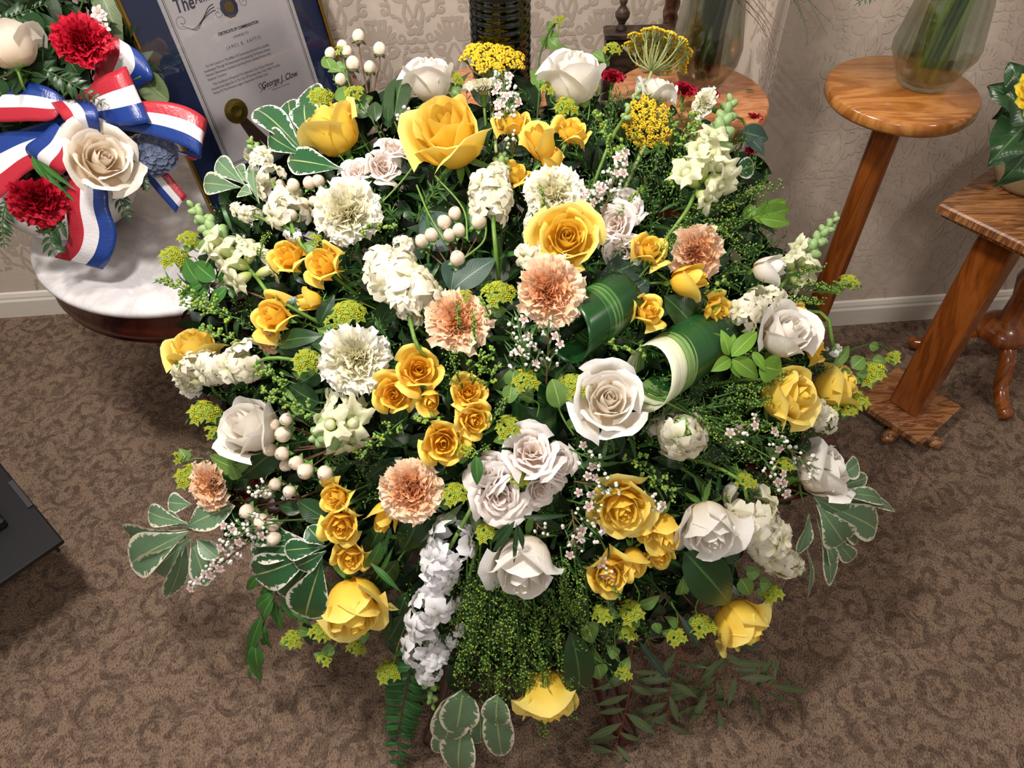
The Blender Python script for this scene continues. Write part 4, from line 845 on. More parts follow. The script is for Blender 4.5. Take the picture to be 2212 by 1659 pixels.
# begonia
pot = SQC + np.array([.02, .0, .8]); pp_ = atz(2205, 400, .697)
t = thing('potted_begonia', 'potted plant with big toothed leaves and a yellow flower at the frame edge', 'plant', trans(pp_))
M_POT = plain_mat('ochre_glazed_pot', '#a39270', .3, var=.1, coat=.4, bump=.1)
wpart('pot', Geo().add(lathe([(.001, 0), (.045, 0), (.060, .015), (.074, .05), (.076, .08), (.068, .11), (.072, .117), (.066, .117), (.062, .10), (.001, .098)], 36), trans(pp_)), M_POT, t)
for i, (x0, y0, x1, y1, w_, zz) in enumerate([(2215, 270, 2145, 345, 105, 1.36), (2225, 250, 2150, 180, 95, 1.34), (2215, 215, 2185, 135, 80, 1.33), (2230, 300, 2170, 400, 100, 1.38), (2230, 200, 2160, 250, 90, 1.39)]):
    A = V(x0, y0, zz + .02); B = V(x1, y1, zz); X = unit(B - A); L_ = np.linalg.norm(B - A); T_ = leafT(L_, w_ * zz / FPX, 'heart', .15, .3, .10, 13, 15); wpart('leaf', Geo().add(T_, frame_x(A, X, -FW + .2 * NR.randn(3), 1.0)), M_DRK, t)
    wpart('leaf_stalk', Geo().add(tubeT(cr([A, A * .5 + pp_ * .5 + [0, 0, .08], pp_ + [0, 0, .088]], 4), .0022, 6)), M_GRD, t)
F0 = V(2222, 210, 1.28)
for k in range(9):
    a = k * .7; wpart('petal', Geo().add(leafT(.041 - .01 * (k > 4), .038, 'round', .15, .25, .08, 7, 8), frame(F0 - FW * .006 * (k > 4), -FW + .3 * RT, a) @ roty(-.3 - .5 * (k > 4))), M_BEG, t)

# ------------------------------------------------------------------ the patriotic arrangement on the marble table
LEFTSIDE = True
BZ = atz(188, 484, .602); _core = CORE; CORE = BZ + np.array([0, .0, .22])
M_CER = plain_mat('white_ceramic', '#dcdad8', .18, var=.01, coat=.5)
t = thing('ceramic_bowl_vase', 'round white ceramic vase standing on the marble table', 'vase', trans(BZ))
wpart('body', Geo().add(lathe([(.001, .002), (.050, .002), (.060, .0), (.085, .02), (.128, .05), (.147, .085), (.146, .115), (.128, .15), (.100, .168), (.102, .175), (.094, .175), (.090, .163), (.001, .155)], 64), trans(BZ)), M_CER, t)
M_RIB = None
def ribbon_mat():
    t = NT('striped_satin_ribbon'); sp = t.n('SeparateXYZ', {0: t.n('UVMap').outputs[0]}); r = t.n('ValToRGB'); r.color_ramp.interpolation = 'CONSTANT'; e = r.color_ramp.elements; e.new(.5)
    for k, (p, c) in enumerate([(0, lin('#b82a3a')), (.34, lin('#e6e2e6')), (.66, lin('#1f3f8c'))]): e[k].position = p; e[k].color = c
    t.t.links.new(sp.outputs[0], r.inputs[0]); nz = t.n('TexNoise', {'Scale': 3.0, 'Vector': t.n('CombineXYZ', {0: t.math('MULTIPLY', sp.outputs[0], 3.0), 1: t.math('MULTIPLY', sp.outputs[1], 14.0), 2: t.n('ObjectInfo').outputs['Random']}).outputs[0]}).outputs[0]
    return t.fin(r.outputs[0], .30, .12, bump=nz, bstr=.2, bdist=.004, spec=.6)
M_RIB = ribbon_mat()
t = thing('ribbon_bow', 'red, white and blue striped satin bow on the white vase', 'ribbon', trans(LVp := V(165, 262, 1.47)))
def ribbon(name, secs, dz=0.0):
    """secs: (red-edge px, py, blue-edge px, py, depth offset)"""
    A = cr([V(a, b, DEP(a, b) + dz + z) for a, b, c, d, z in secs], 7); B = cr([V(c, d, DEP(a, b) + dz + z + .004) for a, b, c, d, z in secs], 7); G = []
    for u in np.linspace(0, 1, 10): G.append(A * (1 - u) + B * u + (-FW) * (.004 * math.sin(u * math.pi)))
    o = wpart(name, Geo().add(gridT(np.array(G))), M_RIB, t); md = o.modifiers.new('thick', 'SOLIDIFY'); md.thickness = .0006; return o
ribbon('loop', [(200, 190, 285, 215, .05), (205, 160, 305, 190, .045), (222, 100, 330, 165, .03), (236, 72, 300, 110, .04), (228, 92, 262, 130, .06)])
ribbon('loop', [(163, 208, 205, 264, .0), (215, 168, 262, 272, -.02), (250, 152, 300, 268, -.025), (273, 143, 327, 263, -.01), (268, 160, 310, 262, .02)])
ribbon('loop', [(200, 232, 205, 272, .0), (315, 218, 322, 292, -.015), (390, 226, 395, 316, -.02), (440, 252, 432, 338, -.015), (446, 275, 424, 342, .005), (425, 345, 372, 322, .02), (380, 325, 330, 300, .03)])
ribbon('loop', [(145, 222, 175, 245, -.005), (115, 258, 118, 196, -.02), (60, 262, 64, 178, -.02), (0, 264, 0, 176, -.01), (-40, 262, -40, 180, 0)])
ribbon('loop', [(165, 280, 148, 245, .0), (110, 345, 100, 262, -.005), (55, 375, 40, 280, -.01), (0, 428, -8, 290, -.01), (-40, 440, -45, 310, .0)])
ribbon('loop', [(160, 300, 118, 262, -.02), (155, 345, 90, 290, -.03), (140, 372, 55, 318, -.03), (128, 382, 70, 350, -.01)])
ribbon('knot', [(110, 222, 188, 214, -.01), (128, 245, 208, 232, -.04), (140, 262, 214, 258, -.045), (160, 285, 218, 296, -.02)], -.01)
ribbon('tail', [(150, 350, 214, 340, .01), (146, 400, 232, 410, -.01), (143, 450, 236, 450, -.01), (148, 500, 252, 505, .0), (142, 530, 240, 556, .01), (118, 556, 222, 582, .03)])
ribbon('tail', [(330, 330, 300, 345, .05), (362, 372, 318, 388, .05), (404, 424, 380, 460, .06)])
ribbon('tail', [(178, 352, 132, 372, -.015), (150, 335, 135, 345, -.02)])
def lb(d, x): return d
carnation(M_CARR, 175, 87, 118, 110, 25, 'ruffled red carnation above the striped bow', dz=-.03, n=52)
carnation(M_CARR, 80, 438, 118, 250, 30, 'ruffled red carnation low on the white vase', dz=-.04, n=52)
rose('open', M_CRM, 222, 342, 150, 60, 22, 'open cream rose on the front of the white vase', dz=-.05, group='cream roses')
rose('cup', M_CRM, 22, 108, 105, 110, 75, 'closed cream rose standing tall at the edge of the picture', dz=-.02, group='cream roses')
t = thing('hydrangea_cluster', 'dusky blue hydrangea cluster beside the cream rose', 'flower', trans(S(328, 328, .03)))
def hyd_mesh():
    g = Geo(); lf = leafT(1, .95, 'round', .1, .15, nu=5, nv=6)
    for k in range(4): g.add(lf, rotz(k * 1.57) @ trans((.05, 0, 0)))
    return g.mesh('floret', M_HYD)
for k in range(34):
    a, r = k * 2.4, math.sqrt((k + .5) / 34) * 46; x, y = 328 + r * math.cos(a) * 1.05, 330 + r * math.sin(a) * .85; zz = -.02 * (1 - (r / 46) ** 2)
    part('floret', cmesh('hyd', hyd_mesh), t, inv_of(t) @ frame(S(x, y, zz + .02), unit(-FW + RT * (x - 328) / 60 - UP * (y - 330) / 60), a, .017))
wpart('stem', stem_geo(S(328, 328, .04), -FW, .003, .003, .5), M_GRD, t)
leaves('round_leaf_sprig', 'round glossy leaf above the cream rose bud', [(95, 75, 45, 40, 62, .03), (60, 60, 120, 55, 55, .05)], M_DRK, 'round', cat='leaf', group='vase leaves')
leaves('long_leaf', 'long pale green leaf beside the gilt frame edge', [(200, -60, 262, 92, 52, .05)], M_WIL, 'lance', group='vase leaves')
leaves('eucalyptus_leaf', 'round grey-green leaf peeking out behind the blue ribbon', [(305, 165, 358, 215, 62, .05)], M_WIL, 'round', group='vase leaves')
leaves('dark_leaf_sprig', 'dark leaves beneath the closed cream rose at the edge', [(20, 200, 60, 150, 50, -.0), (10, 215, -20, 160, 50, .0), (30, 180, 95, 165, 40, .01), (60, 190, 110, 130, 44, .03)], M_DRK, 'ovate', group='vase leaves')
leaves('dark_leaf_sprig', 'dark pointed leaves behind the red carnation of the white vase', [(110, 150, 60, 215, 50, .04), (150, 130, 190, 190, 60, .05), (90, 120, 130, 60, 60, .06), (40, 190, 110, 175, 40, .05)], M_DRK, 'ovate', group='vase leaves')
leaves('blade_leaf_sprig', 'slim blade leaves below the bow knot', [(68, 335, 105, 398, 16, -.02), (80, 345, 158, 408, 12, -.02), (70, 340, 160, 440, 12, -.015)], M_MID, 'lance', group='vase leaves')
frond('small-leafed dark fern at the top of the vase flowers', [(-20, 60), (40, 30), (110, 5)], 30, 11, M_DRK, .03, 12, group='vase ferns', ang=1.1)
frond('dark fern frond over the striped bow', [(95, 150), (150, 178), (235, 228)], 34, 15, M_DRK, -.05, 11, group='vase ferns')
frond('dark leaflets hanging beside the blue ribbon tail', [(255, 400), (262, 440), (285, 480)], 26, 16, M_DRK, -.02, 6, group='vase ferns', shape='ovate')
frond('dark leaflets hanging under the low red carnation', [(140, 480), (110, 510), (120, 555)], 44, 26, M_DRK, -.02, 6, group='vase ferns', shape='ovate')
frond('dark fern at the picture edge beside the low red carnation', [(15, 430), (5, 480), (10, 540)], 30, 16, M_DRK, -.02, 9, group='vase ferns')
frond('thin fern below the blue hydrangea', [(300, 375), (312, 395), (318, 415)], 16, 5, M_DRK, -.01, 7, group='vase ferns')
frond('dark fern spreading above the low red carnation', [(60, 420), (110, 480), (75, 500)], 32, 14, M_DRK, .01, 9, group='vase ferns')
g = Geo(); lf = leafT(.05, .022, 'ovate', .2, .2, nu=3, nv=6)
for k in range(760):
    x, y = rng.uniform(-60, 300), rng.uniform(-90, 400)
    if (x - 120) ** 2 / 190 ** 2 + (y - 160) ** 2 / 250 ** 2 > 1 or (x > 215 and y < 70): continue
    P = S(x, y, rng.uniform(.05, .15)); g.add(lf, frame(P, unit(-FW + NR.randn(3) * .7), rng.random() * 6.28, rng.uniform(.7, 1.5)))
o = wpart('shade_filler_greens', g, M_FIL, None); setp(o, kind='stuff', label='greenery coloured dark as shade, packed behind the flowers of the white vase', category='greenery')
t = thing('waxflower_tuft', 'tiny white waxflowers above the upper ribbon loop', 'flower', trans(S(218, 45, .03)))
for k in range(7): part('flower', cmesh('wflower', wax_mesh), t, inv_of(t) @ frame(S(212 + rng.uniform(-12, 18), 25 + k * 6, .02), unit(-FW + .4 * NR.randn(3)), k, .011))
wpart('stem', stem_geo(S(215, 50, .04), -FW, .001, .001, .4), M_GRD, t)
LEFTSIDE = False; CORE = _core
# ------------------------------------------------------------------ the large arrangement: vessel and packed greens
t = thing('added_bowl', 'unseen black floral bowl added to darken gaps in the big arrangement', 'bowl', trans([.02, .93, .482]))  # unseen dark bowl and foam, added to blacken the gaps between the flowers
wpart('bowl', Geo().add(lathe([(.001, 0), (.10, 0), (.14, .05), (.15, .10), (.146, .10), (.135, .055), (.001, .03)], 40), trans([.02, .93, .482])), M_BKP, t)
wpart('floral_foam', Geo().add(lathe([(.001, .035), (.12, .045), (.12, .15), (.10, .19), (.05, .21), (.001, .212)], 24), trans([.02, .93, .482])), M_FIL, t)
OUT = np.array([(455, 480), (560, 370), (640, 300), (760, 240), (880, 230), (1000, 215), (1300, 225), (1440, 250), (1560, 290), (1620, 400), (1650, 500), (1700, 600), (1740, 740), (1760, 850), (1740, 960), (1690, 1040), (1640, 1130), (1560, 1230), (1500, 1300), (1400, 1370), (1250, 1430), (1120, 1470), (1020, 1460), (930, 1390), (900, 1300), (860, 1220), (800, 1200), (700, 1210), (620, 1200), (560, 1150), (510, 1080), (480, 980), (470, 860), (440, 760), (430, 640)], float)
def inside(x, y, poly):
    c = False; n = len(poly); j = n - 1
    for i in range(n):
        if (poly[i][1] > y) != (poly[j][1] > y) and x < (poly[j][0] - poly[i][0]) * (y - poly[i][1]) / (poly[j][1] - poly[i][1]) + poly[i][0]: c = not c
        j = i
    return c
def pick(m=0):
    while True:
        x, y = rng.uniform(430, 1770), rng.uniform(210, 1480)
        if inside(x, y, OUT): return x, y
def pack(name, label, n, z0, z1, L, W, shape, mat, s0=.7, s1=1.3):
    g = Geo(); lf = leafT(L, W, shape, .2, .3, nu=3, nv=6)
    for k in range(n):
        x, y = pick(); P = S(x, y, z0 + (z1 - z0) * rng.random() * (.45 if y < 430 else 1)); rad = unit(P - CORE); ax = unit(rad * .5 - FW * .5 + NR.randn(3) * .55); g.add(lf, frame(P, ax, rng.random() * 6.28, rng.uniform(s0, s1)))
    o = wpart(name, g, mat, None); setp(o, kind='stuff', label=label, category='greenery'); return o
pack('deep_foliage', 'deep leaves coloured dark as shade filling the inside of the big arrangement', 2600, .12, .20, .075, .034, 'ovate', M_FIL)
pack('middle_foliage', 'broad green leaves just beneath the flowers of the big arrangement', 600, .08, .13, .055, .024, 'ovate', M_DRK)
pack('narrow_foliage', 'narrow green blades tucked beneath the flowers of the big arrangement', 700, .07, .13, .060, .008, 'lance', M_MID)
def fine_pack(n, box, z0, z1, label, name='fine_sprig_greens', mats=None):
    st = Geo(); b = ballT(5, 3); nd = leafT(1, .16, 'lance', .3, .1, nu=3, nv=4)
    for k in range(n):
        while True:
            x, y = rng.uniform(box[0], box[2]), rng.uniform(box[1], box[3])
            if inside(x, y, OUT): break
        P = S(x, y, rng.uniform(z0, z1)); o = unit((P - CORE) + np.array([0, 0, -.1]) * (y > 1200) + NR.randn(3) * .12); L = rng.uniform(.03, .06); E = P + o * L; st.add(tubeT([P, (P + E) / 2, E], .0005, 3), None, 0)
        s1 = unit(np.cross(o, FW)); s2 = np.cross(o, s1)
        for j in range(9):
            f = .25 + .75 * j / 8; a = j * 2.4; q = P + o * L * f + (s1 * math.cos(a) + s2 * math.sin(a)) * .006
            if j % 2: st.add(b, frame(q, o, 0, rng.uniform(.0013, .0024)), 1)
            else: st.add(nd, frame_x(P + o * L * f, unit(s1 * math.cos(a) + s2 * math.sin(a) + o), -FW, .012), 0)
    o = wpart(name, st, mats or [M_FIN, M_BUD], None); setp(o, kind='stuff', label=label, category='greenery')
fine_pack(520, (430, 210, 1770, 1480), .07, .12, 'fine budded sprigs spread all through the big arrangement')
fine_pack(210, (1230, 240, 1700, 640), .03, .08, 'fine green pods massed below the snapdragon with pale lips')
fine_pack(130, (1380, 780, 1760, 1060), .05, .09, 'fine thread-like greens around the lone cream stock head')
fine_pack(170, (980, 1190, 1330, 1470), .03, .07, 'fine green pods hanging beneath the shaded white rose')

# ------------------------------------------------------------------ roses
GY, GS, GW, GB = 'large yellow roses', 'yellow spray roses', 'large white roses', 'blush spray roses'
Y = lambda *a, **k: rose(a[0], M_YEL, *a[1:], group=GY, **k)
Z = lambda *a, **k: rose(a[0], M_YEL2, *a[1:], group=GS, **k)
W_ = lambda *a, **k: rose(a[0], M_WHT, *a[1:], group=GW, **k)
B_ = lambda *a, **k: rose(a[0], M_BLU, *a[1:], group=GB, **k)
Y('cup', 725, 292, 118, 125, 68, 'large yellow rose leaning over the variegated leaves near the certificate')
Y('cup', 975, 300, 150, 115, 42, 'tall yellow rose in front of the white rosebud', dz=-.02)
Y('open', 1226, 512, 146, 80, 12, 'open yellow rose above the peach carnation centre', dz=-.03)
Y('open', 1345, 1100, 142, -70, 32, 'yellow rose with waxflowers lying over its upper petals', dz=-.01)
Y('cup', 760, 1300, 132, -80, 58, 'large yellow rose below the gold spray rose trio', dz=-.02)
Y('cup', 1182, 1492, 118, -80, 70, 'lowest yellow rose hanging under trailing green pods')
Y('cup', 1590, 1338, 110, -50, 66, 'yellow rose half under a broad leaf near the bottom edge')
Y('cup', 1690, 855, 116, 5, 50, 'yellow rose veiled by green pods beside the oak foot plate', dz=.0)
Y('cup', 1795, 838, 96, 20, 62, 'yellow rose with a dark tendril across it, outermost on its side', dz=.03)
Y('cup', 428, 768, 104, 120, 55, 'yellow rose half covered by the sideways cream stock', dz=.03)
Z('spray', 620, 552, 88, 150, 40, 'gold spray rose beside the green-tipped snapdragon')
Z('spray', 696, 570, 94, 160, 42, 'gold spray rose just below the cream carnation', dz=-.01)
Z('spray', 587, 682, 104, 165, 42, 'big gold spray rose with a peach carnation behind it', dz=-.01)
Z('bud', 673, 652, 44, 180, 62, 'small closed gold bud between gold spray roses')
Z('spray', 1107, 263, 84, 90, 55, 'gold spray rose right behind a dark yarrow stalk')
Z('bud', 1168, 315, 66, 110, 52, 'half-open gold rosebud with green sepals curling back', dz=-.01)
Z('spray', 1236, 280, 84, 70, 55, 'gold spray rose under the flared white rose')
Z('spray', 1115, 372, 76, 60, 55, 'gold spray rose tucked behind the small-budded stock', dz=.02)
Z('bud', 1196, 352, 48, 90, 60, 'gold petals peeking between rosebud and cream carnation', dz=.02)
Z('spray', 1404, 537, 86, 60, 42, 'gold spray rose beside the blush ruffled roses', dz=-.01)
Z('bud', 1482, 604, 66, 10, 60, 'egg-shaped gold bud below the ruffled peach carnation', dz=-.01)
Z('spray', 1400, 668, 84, 30, 42, 'gold spray rose above the striped rolled leaf', dz=-.01)
Z('spray', 1550, 676, 84, -10, 48, 'gold spray rose next to the white stock by the oak pole')
Z('spray', 1728, 676, 58, 20, 55, 'gold spray rose crossed by fine yellow twigs', dz=.02)
Z('spray', 1763, 752, 72, 10, 60, 'gold spray rose side-on against the big pale rose')
Z('spray', 904, 798, 106, 80, 10, 'topmost gold rose of the central cluster', dz=-.01)
Z('spray', 850, 852, 96, 200, 12, 'gold rose nearest the creamy carnation in the central cluster', dz=-.01)
Z('spray', 1012, 845, 82, 60, 14, 'round-hearted gold rose under the fine green pods')
Z('bud', 930, 862, 48, -90, 22, 'unopened gold bud in the middle of the central cluster')
Z('spray', 1026, 908, 84, -30, 20, 'gold rose with lime bracts against its petals', dz=-.005)
Z('spray', 957, 958, 106, -90, 12, 'lowest gold rose of the central cluster, above the peach carnation', dz=-.01)
Z('spray', 722, 1076, 80, 200, 40, 'topmost gold rose of the slanting trio', dz=-.01)
Z('spray', 737, 1138, 94, -110, 30, 'middle gold rose of the slanting trio', dz=-.02)
Z('spray', 757, 1205, 82, -100, 36, 'lowest gold rose of the slanting trio', dz=-.01)
Z('bud', 835, 1112, 58, -110, 55, 'half-open gold bud against the orange-hearted carnation')
Z('bud', 1437, 1142, 66, -80, 46, 'gold bud with a dark needle tuft hanging over it', dz=-.01)
Z('bud', 1396, 1140, 46, -95, 46, 'small gold bud pressed against the waxflower-covered rose')
Z('bud', 1367, 1210, 52, -85, 52, 'pointed gold bud beside the lowest spray rose')
Z('spray', 1424, 1204, 74, -75, 52, 'gold spray rose above the broad serrated leaf', dz=-.005)
Z('spray', 1316, 1243, 106, -80, 34, 'gold spray rose with a needle twig across its heart', dz=-.015)
W_('cup', 930, 182, 98, 95, 62, 'closed white rose standing against the wallpaper')
W_('cup', 1240, 180, 118, 85, 55, 'flared white rose below the bupleurum tip')
W_('open', 1316, 862, 158, 60, 16, 'wide open white rose in front of the striped leaf', dz=-.03)
W_('cup', 548, 930, 122, 150, 45, 'white rose with hypericum berries resting on it')
W_('cup', 1134, 1208, 136, -95, 55, 'shaded white rose with slim leaves dangling across it', dz=-.01)
W_('cup', 1530, 1128, 122, -75, 48, 'tall white rose next to the drooping cream stock', dz=-.02)
W_('cup', 1690, 728, 112, 40, 40, 'big pale rose crossed by fresh green leaves')
W_('cup', 1765, 1020, 112, 20, 62, 'white rose with waxflower buds trailing over it')
W_('spray', 1424, 190, 92, 75, 70, 'small white rose with star-like green sepals', dz=.0)
W_('bud', 1655, 580, 56, 10, 60, 'white lisianthus-like bud pointing at the oak pole')
B_('ruffled', 770, 364, 74, 110, 40, 'blush rose pressed against the top of the large cream carnation')
B_('ruffled', 832, 355, 76, 60, 30, 'round blush rose under the arching green stem')
B_('ruffled', 855, 312, 70, 80, 55, 'half-hidden blush rose behind the blush pair')
B_('ruffled', 1325, 484, 96, 150, 20, 'blush rose touching the open yellow rose')
B_('ruffled', 1352, 445, 86, 70, 35, 'upper blush rose with a seed twig across it', dz=.01)
B_('ruffled', 1346, 548, 74, -90, 30, 'small blush rose under the gold spray rose stem', dz=.02)
B_('ruffled', 1082, 1076, 124, -60, 18, 'front blush rose of the lower group', dz=-.02)
B_('ruffled', 1150, 972, 120, 80, 22, 'blush rose at the top of the lower group', dz=-.015)
B_('ruffled', 1046, 1020, 92, 140, 35, 'blush rose behind a dark pointed leaf')
B_('ruffled', 1213, 1000, 90, 10, 40, 'blush rose beside the pink-eyed waxflowers', dz=.01)
B_('ruffled', 1170, 1062, 88, -50, 35, 'blush rose between its front sister and the waxflowers', dz=.005)
# ------------------------------------------------------------------ carnations
carnation(M_CARW, 750, 457, 150, 120, 18, 'cream carnation beside the hypericum berries at the top', dz=-.02)
carnation(M_CARW, 768, 777, 156, 200, 14, 'creamy yellow carnation beside the central gold roses', dz=-.02)
carnation(M_CARW, 1196, 415, 134, 90, 32, 'cream carnation just above the open yellow rose')
carnation(M_CARW, 1042, 186, 84, 95, 68, 'cream carnation seen side-on behind the yarrow stalk', dz=.02)
carnation(M_CARW, 1520, 225, 74, 150, 62, 'cream carnation side-on by the green snapdragon tip')
carnation(M_CARW, 405, 815, 96, 200, 50, 'white carnation under the sideways cream stock', dz=.04)
carnation(M_CARP, 990, 692, 150, 70, 28, 'peach carnation partly covered by green pods')
carnation(M_CARP, 1190, 630, 156, 20, 14, 'deep-hearted peach carnation under the open yellow rose', dz=-.03)
carnation(M_CARP, 1508, 546, 132, -10, 38, 'pale peach carnation beside the gold bud', dz=-.01)
carnation(M_CARP, 888, 1060, 142, -110, 14, 'orange-hearted carnation below the central gold roses', dz=-.02)
carnation(M_CARP, 452, 1050, 118, 200, 46, 'pale peach carnation under yellow-green bracts', dz=-.01)
carnation(M_CARP, 577, 738, 62, 220, 50, 'small peach carnation behind the big gold spray rose', dz=.02)
for x, y, d, lb_ in ((1325, 165, 56, 'crimson flower behind the green snapdragon buds'), (1478, 192, 56, 'crimson flower behind the small white rose'), (1535, 205, 44, 'crimson flower above the side-on cream carnation'), (1628, 255, 42, 'crimson bud against the maple stand edge'), (1622, 325, 28, 'tiny crimson bud beside the grey-green leaf')):
    carnation(M_DRED, x, y, d, 80, 50, lb_, dz=.05, n=22)
# ------------------------------------------------------------------ stock and snapdragons
stock(M_STK, [(905, 660), (870, 620), (835, 590), (815, 555)], 140, 15, 'cream stock beneath the large cream carnation', tips=False)
stock(M_STK, [(885, 690), (872, 650), (850, 600), (842, 568)], 90, 9, 'green-budded cream stock touching the peach carnation', dz=-.01)
stock(M_STK, [(865, 575), (868, 545), (862, 520)], 78, 7, 'short cream stock beside the lone hypericum berry', tips=False)
stock(M_STK, [(1065, 470), (1062, 420), (1072, 385), (1086, 338)], 108, 15, 'cream stock in front of the hidden gold spray rose')
stock(M_STK, [(1160, 575), (1152, 520), (1158, 478), (1162, 440)], 78, 12, 'greenish stock behind the open yellow rose', dz=.015)
stock(M_STK, [(548, 785), (490, 795), (430, 795), (385, 788)], 108, 17, 'sideways cream stock over the yellow rose at the edge', dz=-.01)
stock(M_STK, [(628, 480), (600, 420), (570, 360), (540, 300)], 92, 13, 'tall cream stock by the certificate corner')
stock(M_STK, [(560, 470), (530, 455), (500, 450)], 60, 6, 'pale stock florets over the snapdragon top', tips=False)
stock(M_STK, [(1463, 945), (1464, 940), (1468, 935), (1474, 930)], 132, 15, 'round cream stock head seen from its tip', dzs=[.05, .02, -.01, -.03])
stock(M_STK, [(1615, 1085), (1640, 1140), (1675, 1195), (1728, 1232)], 132, 20, 'drooping cream stock beside the tall white rose')
stock(M_STK, [(1590, 690), (1625, 660), (1660, 640), (1690, 648)], 78, 11, 'white stock over the big pale rose')
stock(M_STK, [(1740, 870), (1775, 905), (1800, 915)], 74, 9, 'cream stock below the outermost yellow rose')
stock(M_STW, [(990, 1150), (955, 1215), (930, 1290), (915, 1370), (925, 1440), (935, 1525)], 130, 22, 'pure white stock hanging down beside the green pods', dz=-.01, budn=14)
stock(M_STW, [(1000, 1300), (985, 1360), (965, 1415)], 60, 6, 'small white stock behind the hanging green pods', dz=.02, tips=False)
stock(M_STW, [(1800, 750), (1806, 765)], 34, 3, 'two white florets beyond the side-on gold rose', tips=False)
stock(M_STW, [(630, 500), (650, 515)], 50, 4, 'white florets under the lowest top berry', tips=False)
snapdragon([(1500, 420), (1530, 360), (1555, 290), (1580, 218)], 125, 9, 'pale snapdragon rising by the maple stand', dz=-.02, bud_from=.52)
snapdragon([(1700, 600), (1735, 560), (1770, 515), (1808, 468)], 86, 5, 'green snapdragon tip crossing the oak pole', bud_from=.42)
snapdragon([(555, 600), (515, 555), (465, 505), (415, 445)], 112, 9, 'green-budded snapdragon over the marble table', bud_from=.52)
snapdragon([(775, 895), (745, 920), (715, 932), (685, 945)], 132, 9, 'pale green snapdragon head beside the hypericum', dzs=[.04, .0, -.02, -.03], bud_from=.5, nb=13)
snapdragon([(1345, 260), (1370, 215), (1395, 175)], 50, 0, 'grey-green budded spike beside the yarrow', bud_from=.05, nb=16)
# ------------------------------------------------------------------ yarrow and berries
yarrow(1066, 104, 150, 85, 52, 'yellow yarrow head in front of the dark ribbed vase', (1072, 330))
yarrow(1428, 92, 158, 72, 100, 'yarrow head seen from underneath, pale stalks showing', (1400, 250))
yarrow(1390, 275, 124, -150, 34, 'tilted yellow yarrow head below the small white rose', (1345, 420))
hypericum([(775, 79), (820, 107), (740, 100, 26), (750, 112, 26), (762, 138, 32), (799, 146, 28), (714, 116, 26), (735, 172, 26)], (800, 235), 30, 'hypericum sprig standing up against the wallpaper', ang=90, tilt=75)
hypericum([(634, 400), (688, 391), (668, 395), (655, 440), (629, 465), (640, 415, 28, .02), (678, 435, 24, .01), (606, 398, 22, .02)], (700, 460), 29, 'hypericum sprig between stock and cream carnation', ang=110, tilt=45)
hypericum([(983, 461), (959, 480, 33), (932, 507), (911, 521, 32, .02), (992, 497), (971, 508, 30, .015), (1034, 478, 36), (988, 558, 36)], (985, 600), 31, 'hypericum sprig over the dark slate leaf', ang=100, tilt=30)
hypericum([(590, 917, 30), (618, 906, 30), (612, 938, 38), (583, 972, 31), (609, 980, 33), (640, 1000, 34), (618, 1005, 30, .015), (660, 1018, 38), (702, 1022, 36)], (740, 960), 32, 'hypericum sprig lying over the closed white rose', ang=200, tilt=25)
hypericum([(594, 1046, 29), (577, 1062, 31), (625, 1062, 30), (533, 1105, 34), (549, 1114, 28, .015), (566, 1127, 38), (590, 1133, 30, .015), (591, 1163, 35)], (650, 1075), 31, 'hypericum sprig above the glossy variegated leaves', ang=220, tilt=30)
# ------------------------------------------------------------------ leaves
GV, GD, GL = 'variegated leaf sprigs', 'broad dark leaves', 'fresh leaf sprigs'
leaves('variegated_sprig', 'variegated leaf rosette overlapping the certificate', [(660, 335, 545, 215, 62, .0), (655, 325, 612, 200, 54, .02), (672, 320, 650, 205, 62, -.01), (690, 300, 662, 170, 66, .02), (655, 335, 565, 285, 46, -.015), (740, 365, 612, 340, 62, -.01), (700, 370, 650, 330, 36, .02)], M_VAD, 'obov', group=GV, wave=.03)
leaves('variegated_sprig', 'pale variegated leaves in front of the gilt frame corner', [(520, 405, 425, 392, 48, .0), (530, 400, 458, 338, 44, .01), (535, 395, 505, 355, 36, .02), (545, 420, 515, 410, 36, -.01), (560, 440, 540, 330, 34, .02)], M_VAR, 'obov', group=GV)
leaves('variegated_sprig', 'variegated leaf fan reaching out over the carpet beyond the peach carnation', [(405, 1145, 250, 1172, 78, .02), (408, 1148, 265, 1222, 92, .0), (412, 1160, 302, 1252, 76, .01), (405, 1130, 302, 1105, 48, .01), (408, 1135, 352, 1112, 34, .02), (400, 1155, 370, 1300, 34, .01, .9), (412, 1165, 448, 1265, 46, .03, .5), (405, 1140, 480, 1098, 60, -.005), (425, 1165, 465, 1202, 38, .01), (415, 1090, 358, 1085, 46, .04)], M_VAR, 'obov', group=GV, stem=[(700, 1120), (520, 1130), (405, 1145)])
leaves('variegated_sprig', 'glossy variegated leaves beneath the hypericum berries', [(690, 1190, 530, 1255, 86, .0, .05), (680, 1200, 612, 1300, 66, .015), (697, 1205, 652, 1348, 96, -.012), (700, 1180, 530, 1180, 74, .02), (640, 1160, 532, 1145, 60, .03), (700, 1175, 665, 1140, 46, -.015), (705, 1190, 635, 1230, 44, -.02), (705, 1180, 604, 1190, 46, -.015)], M_VAD, 'obov', group=GV, wave=.03)
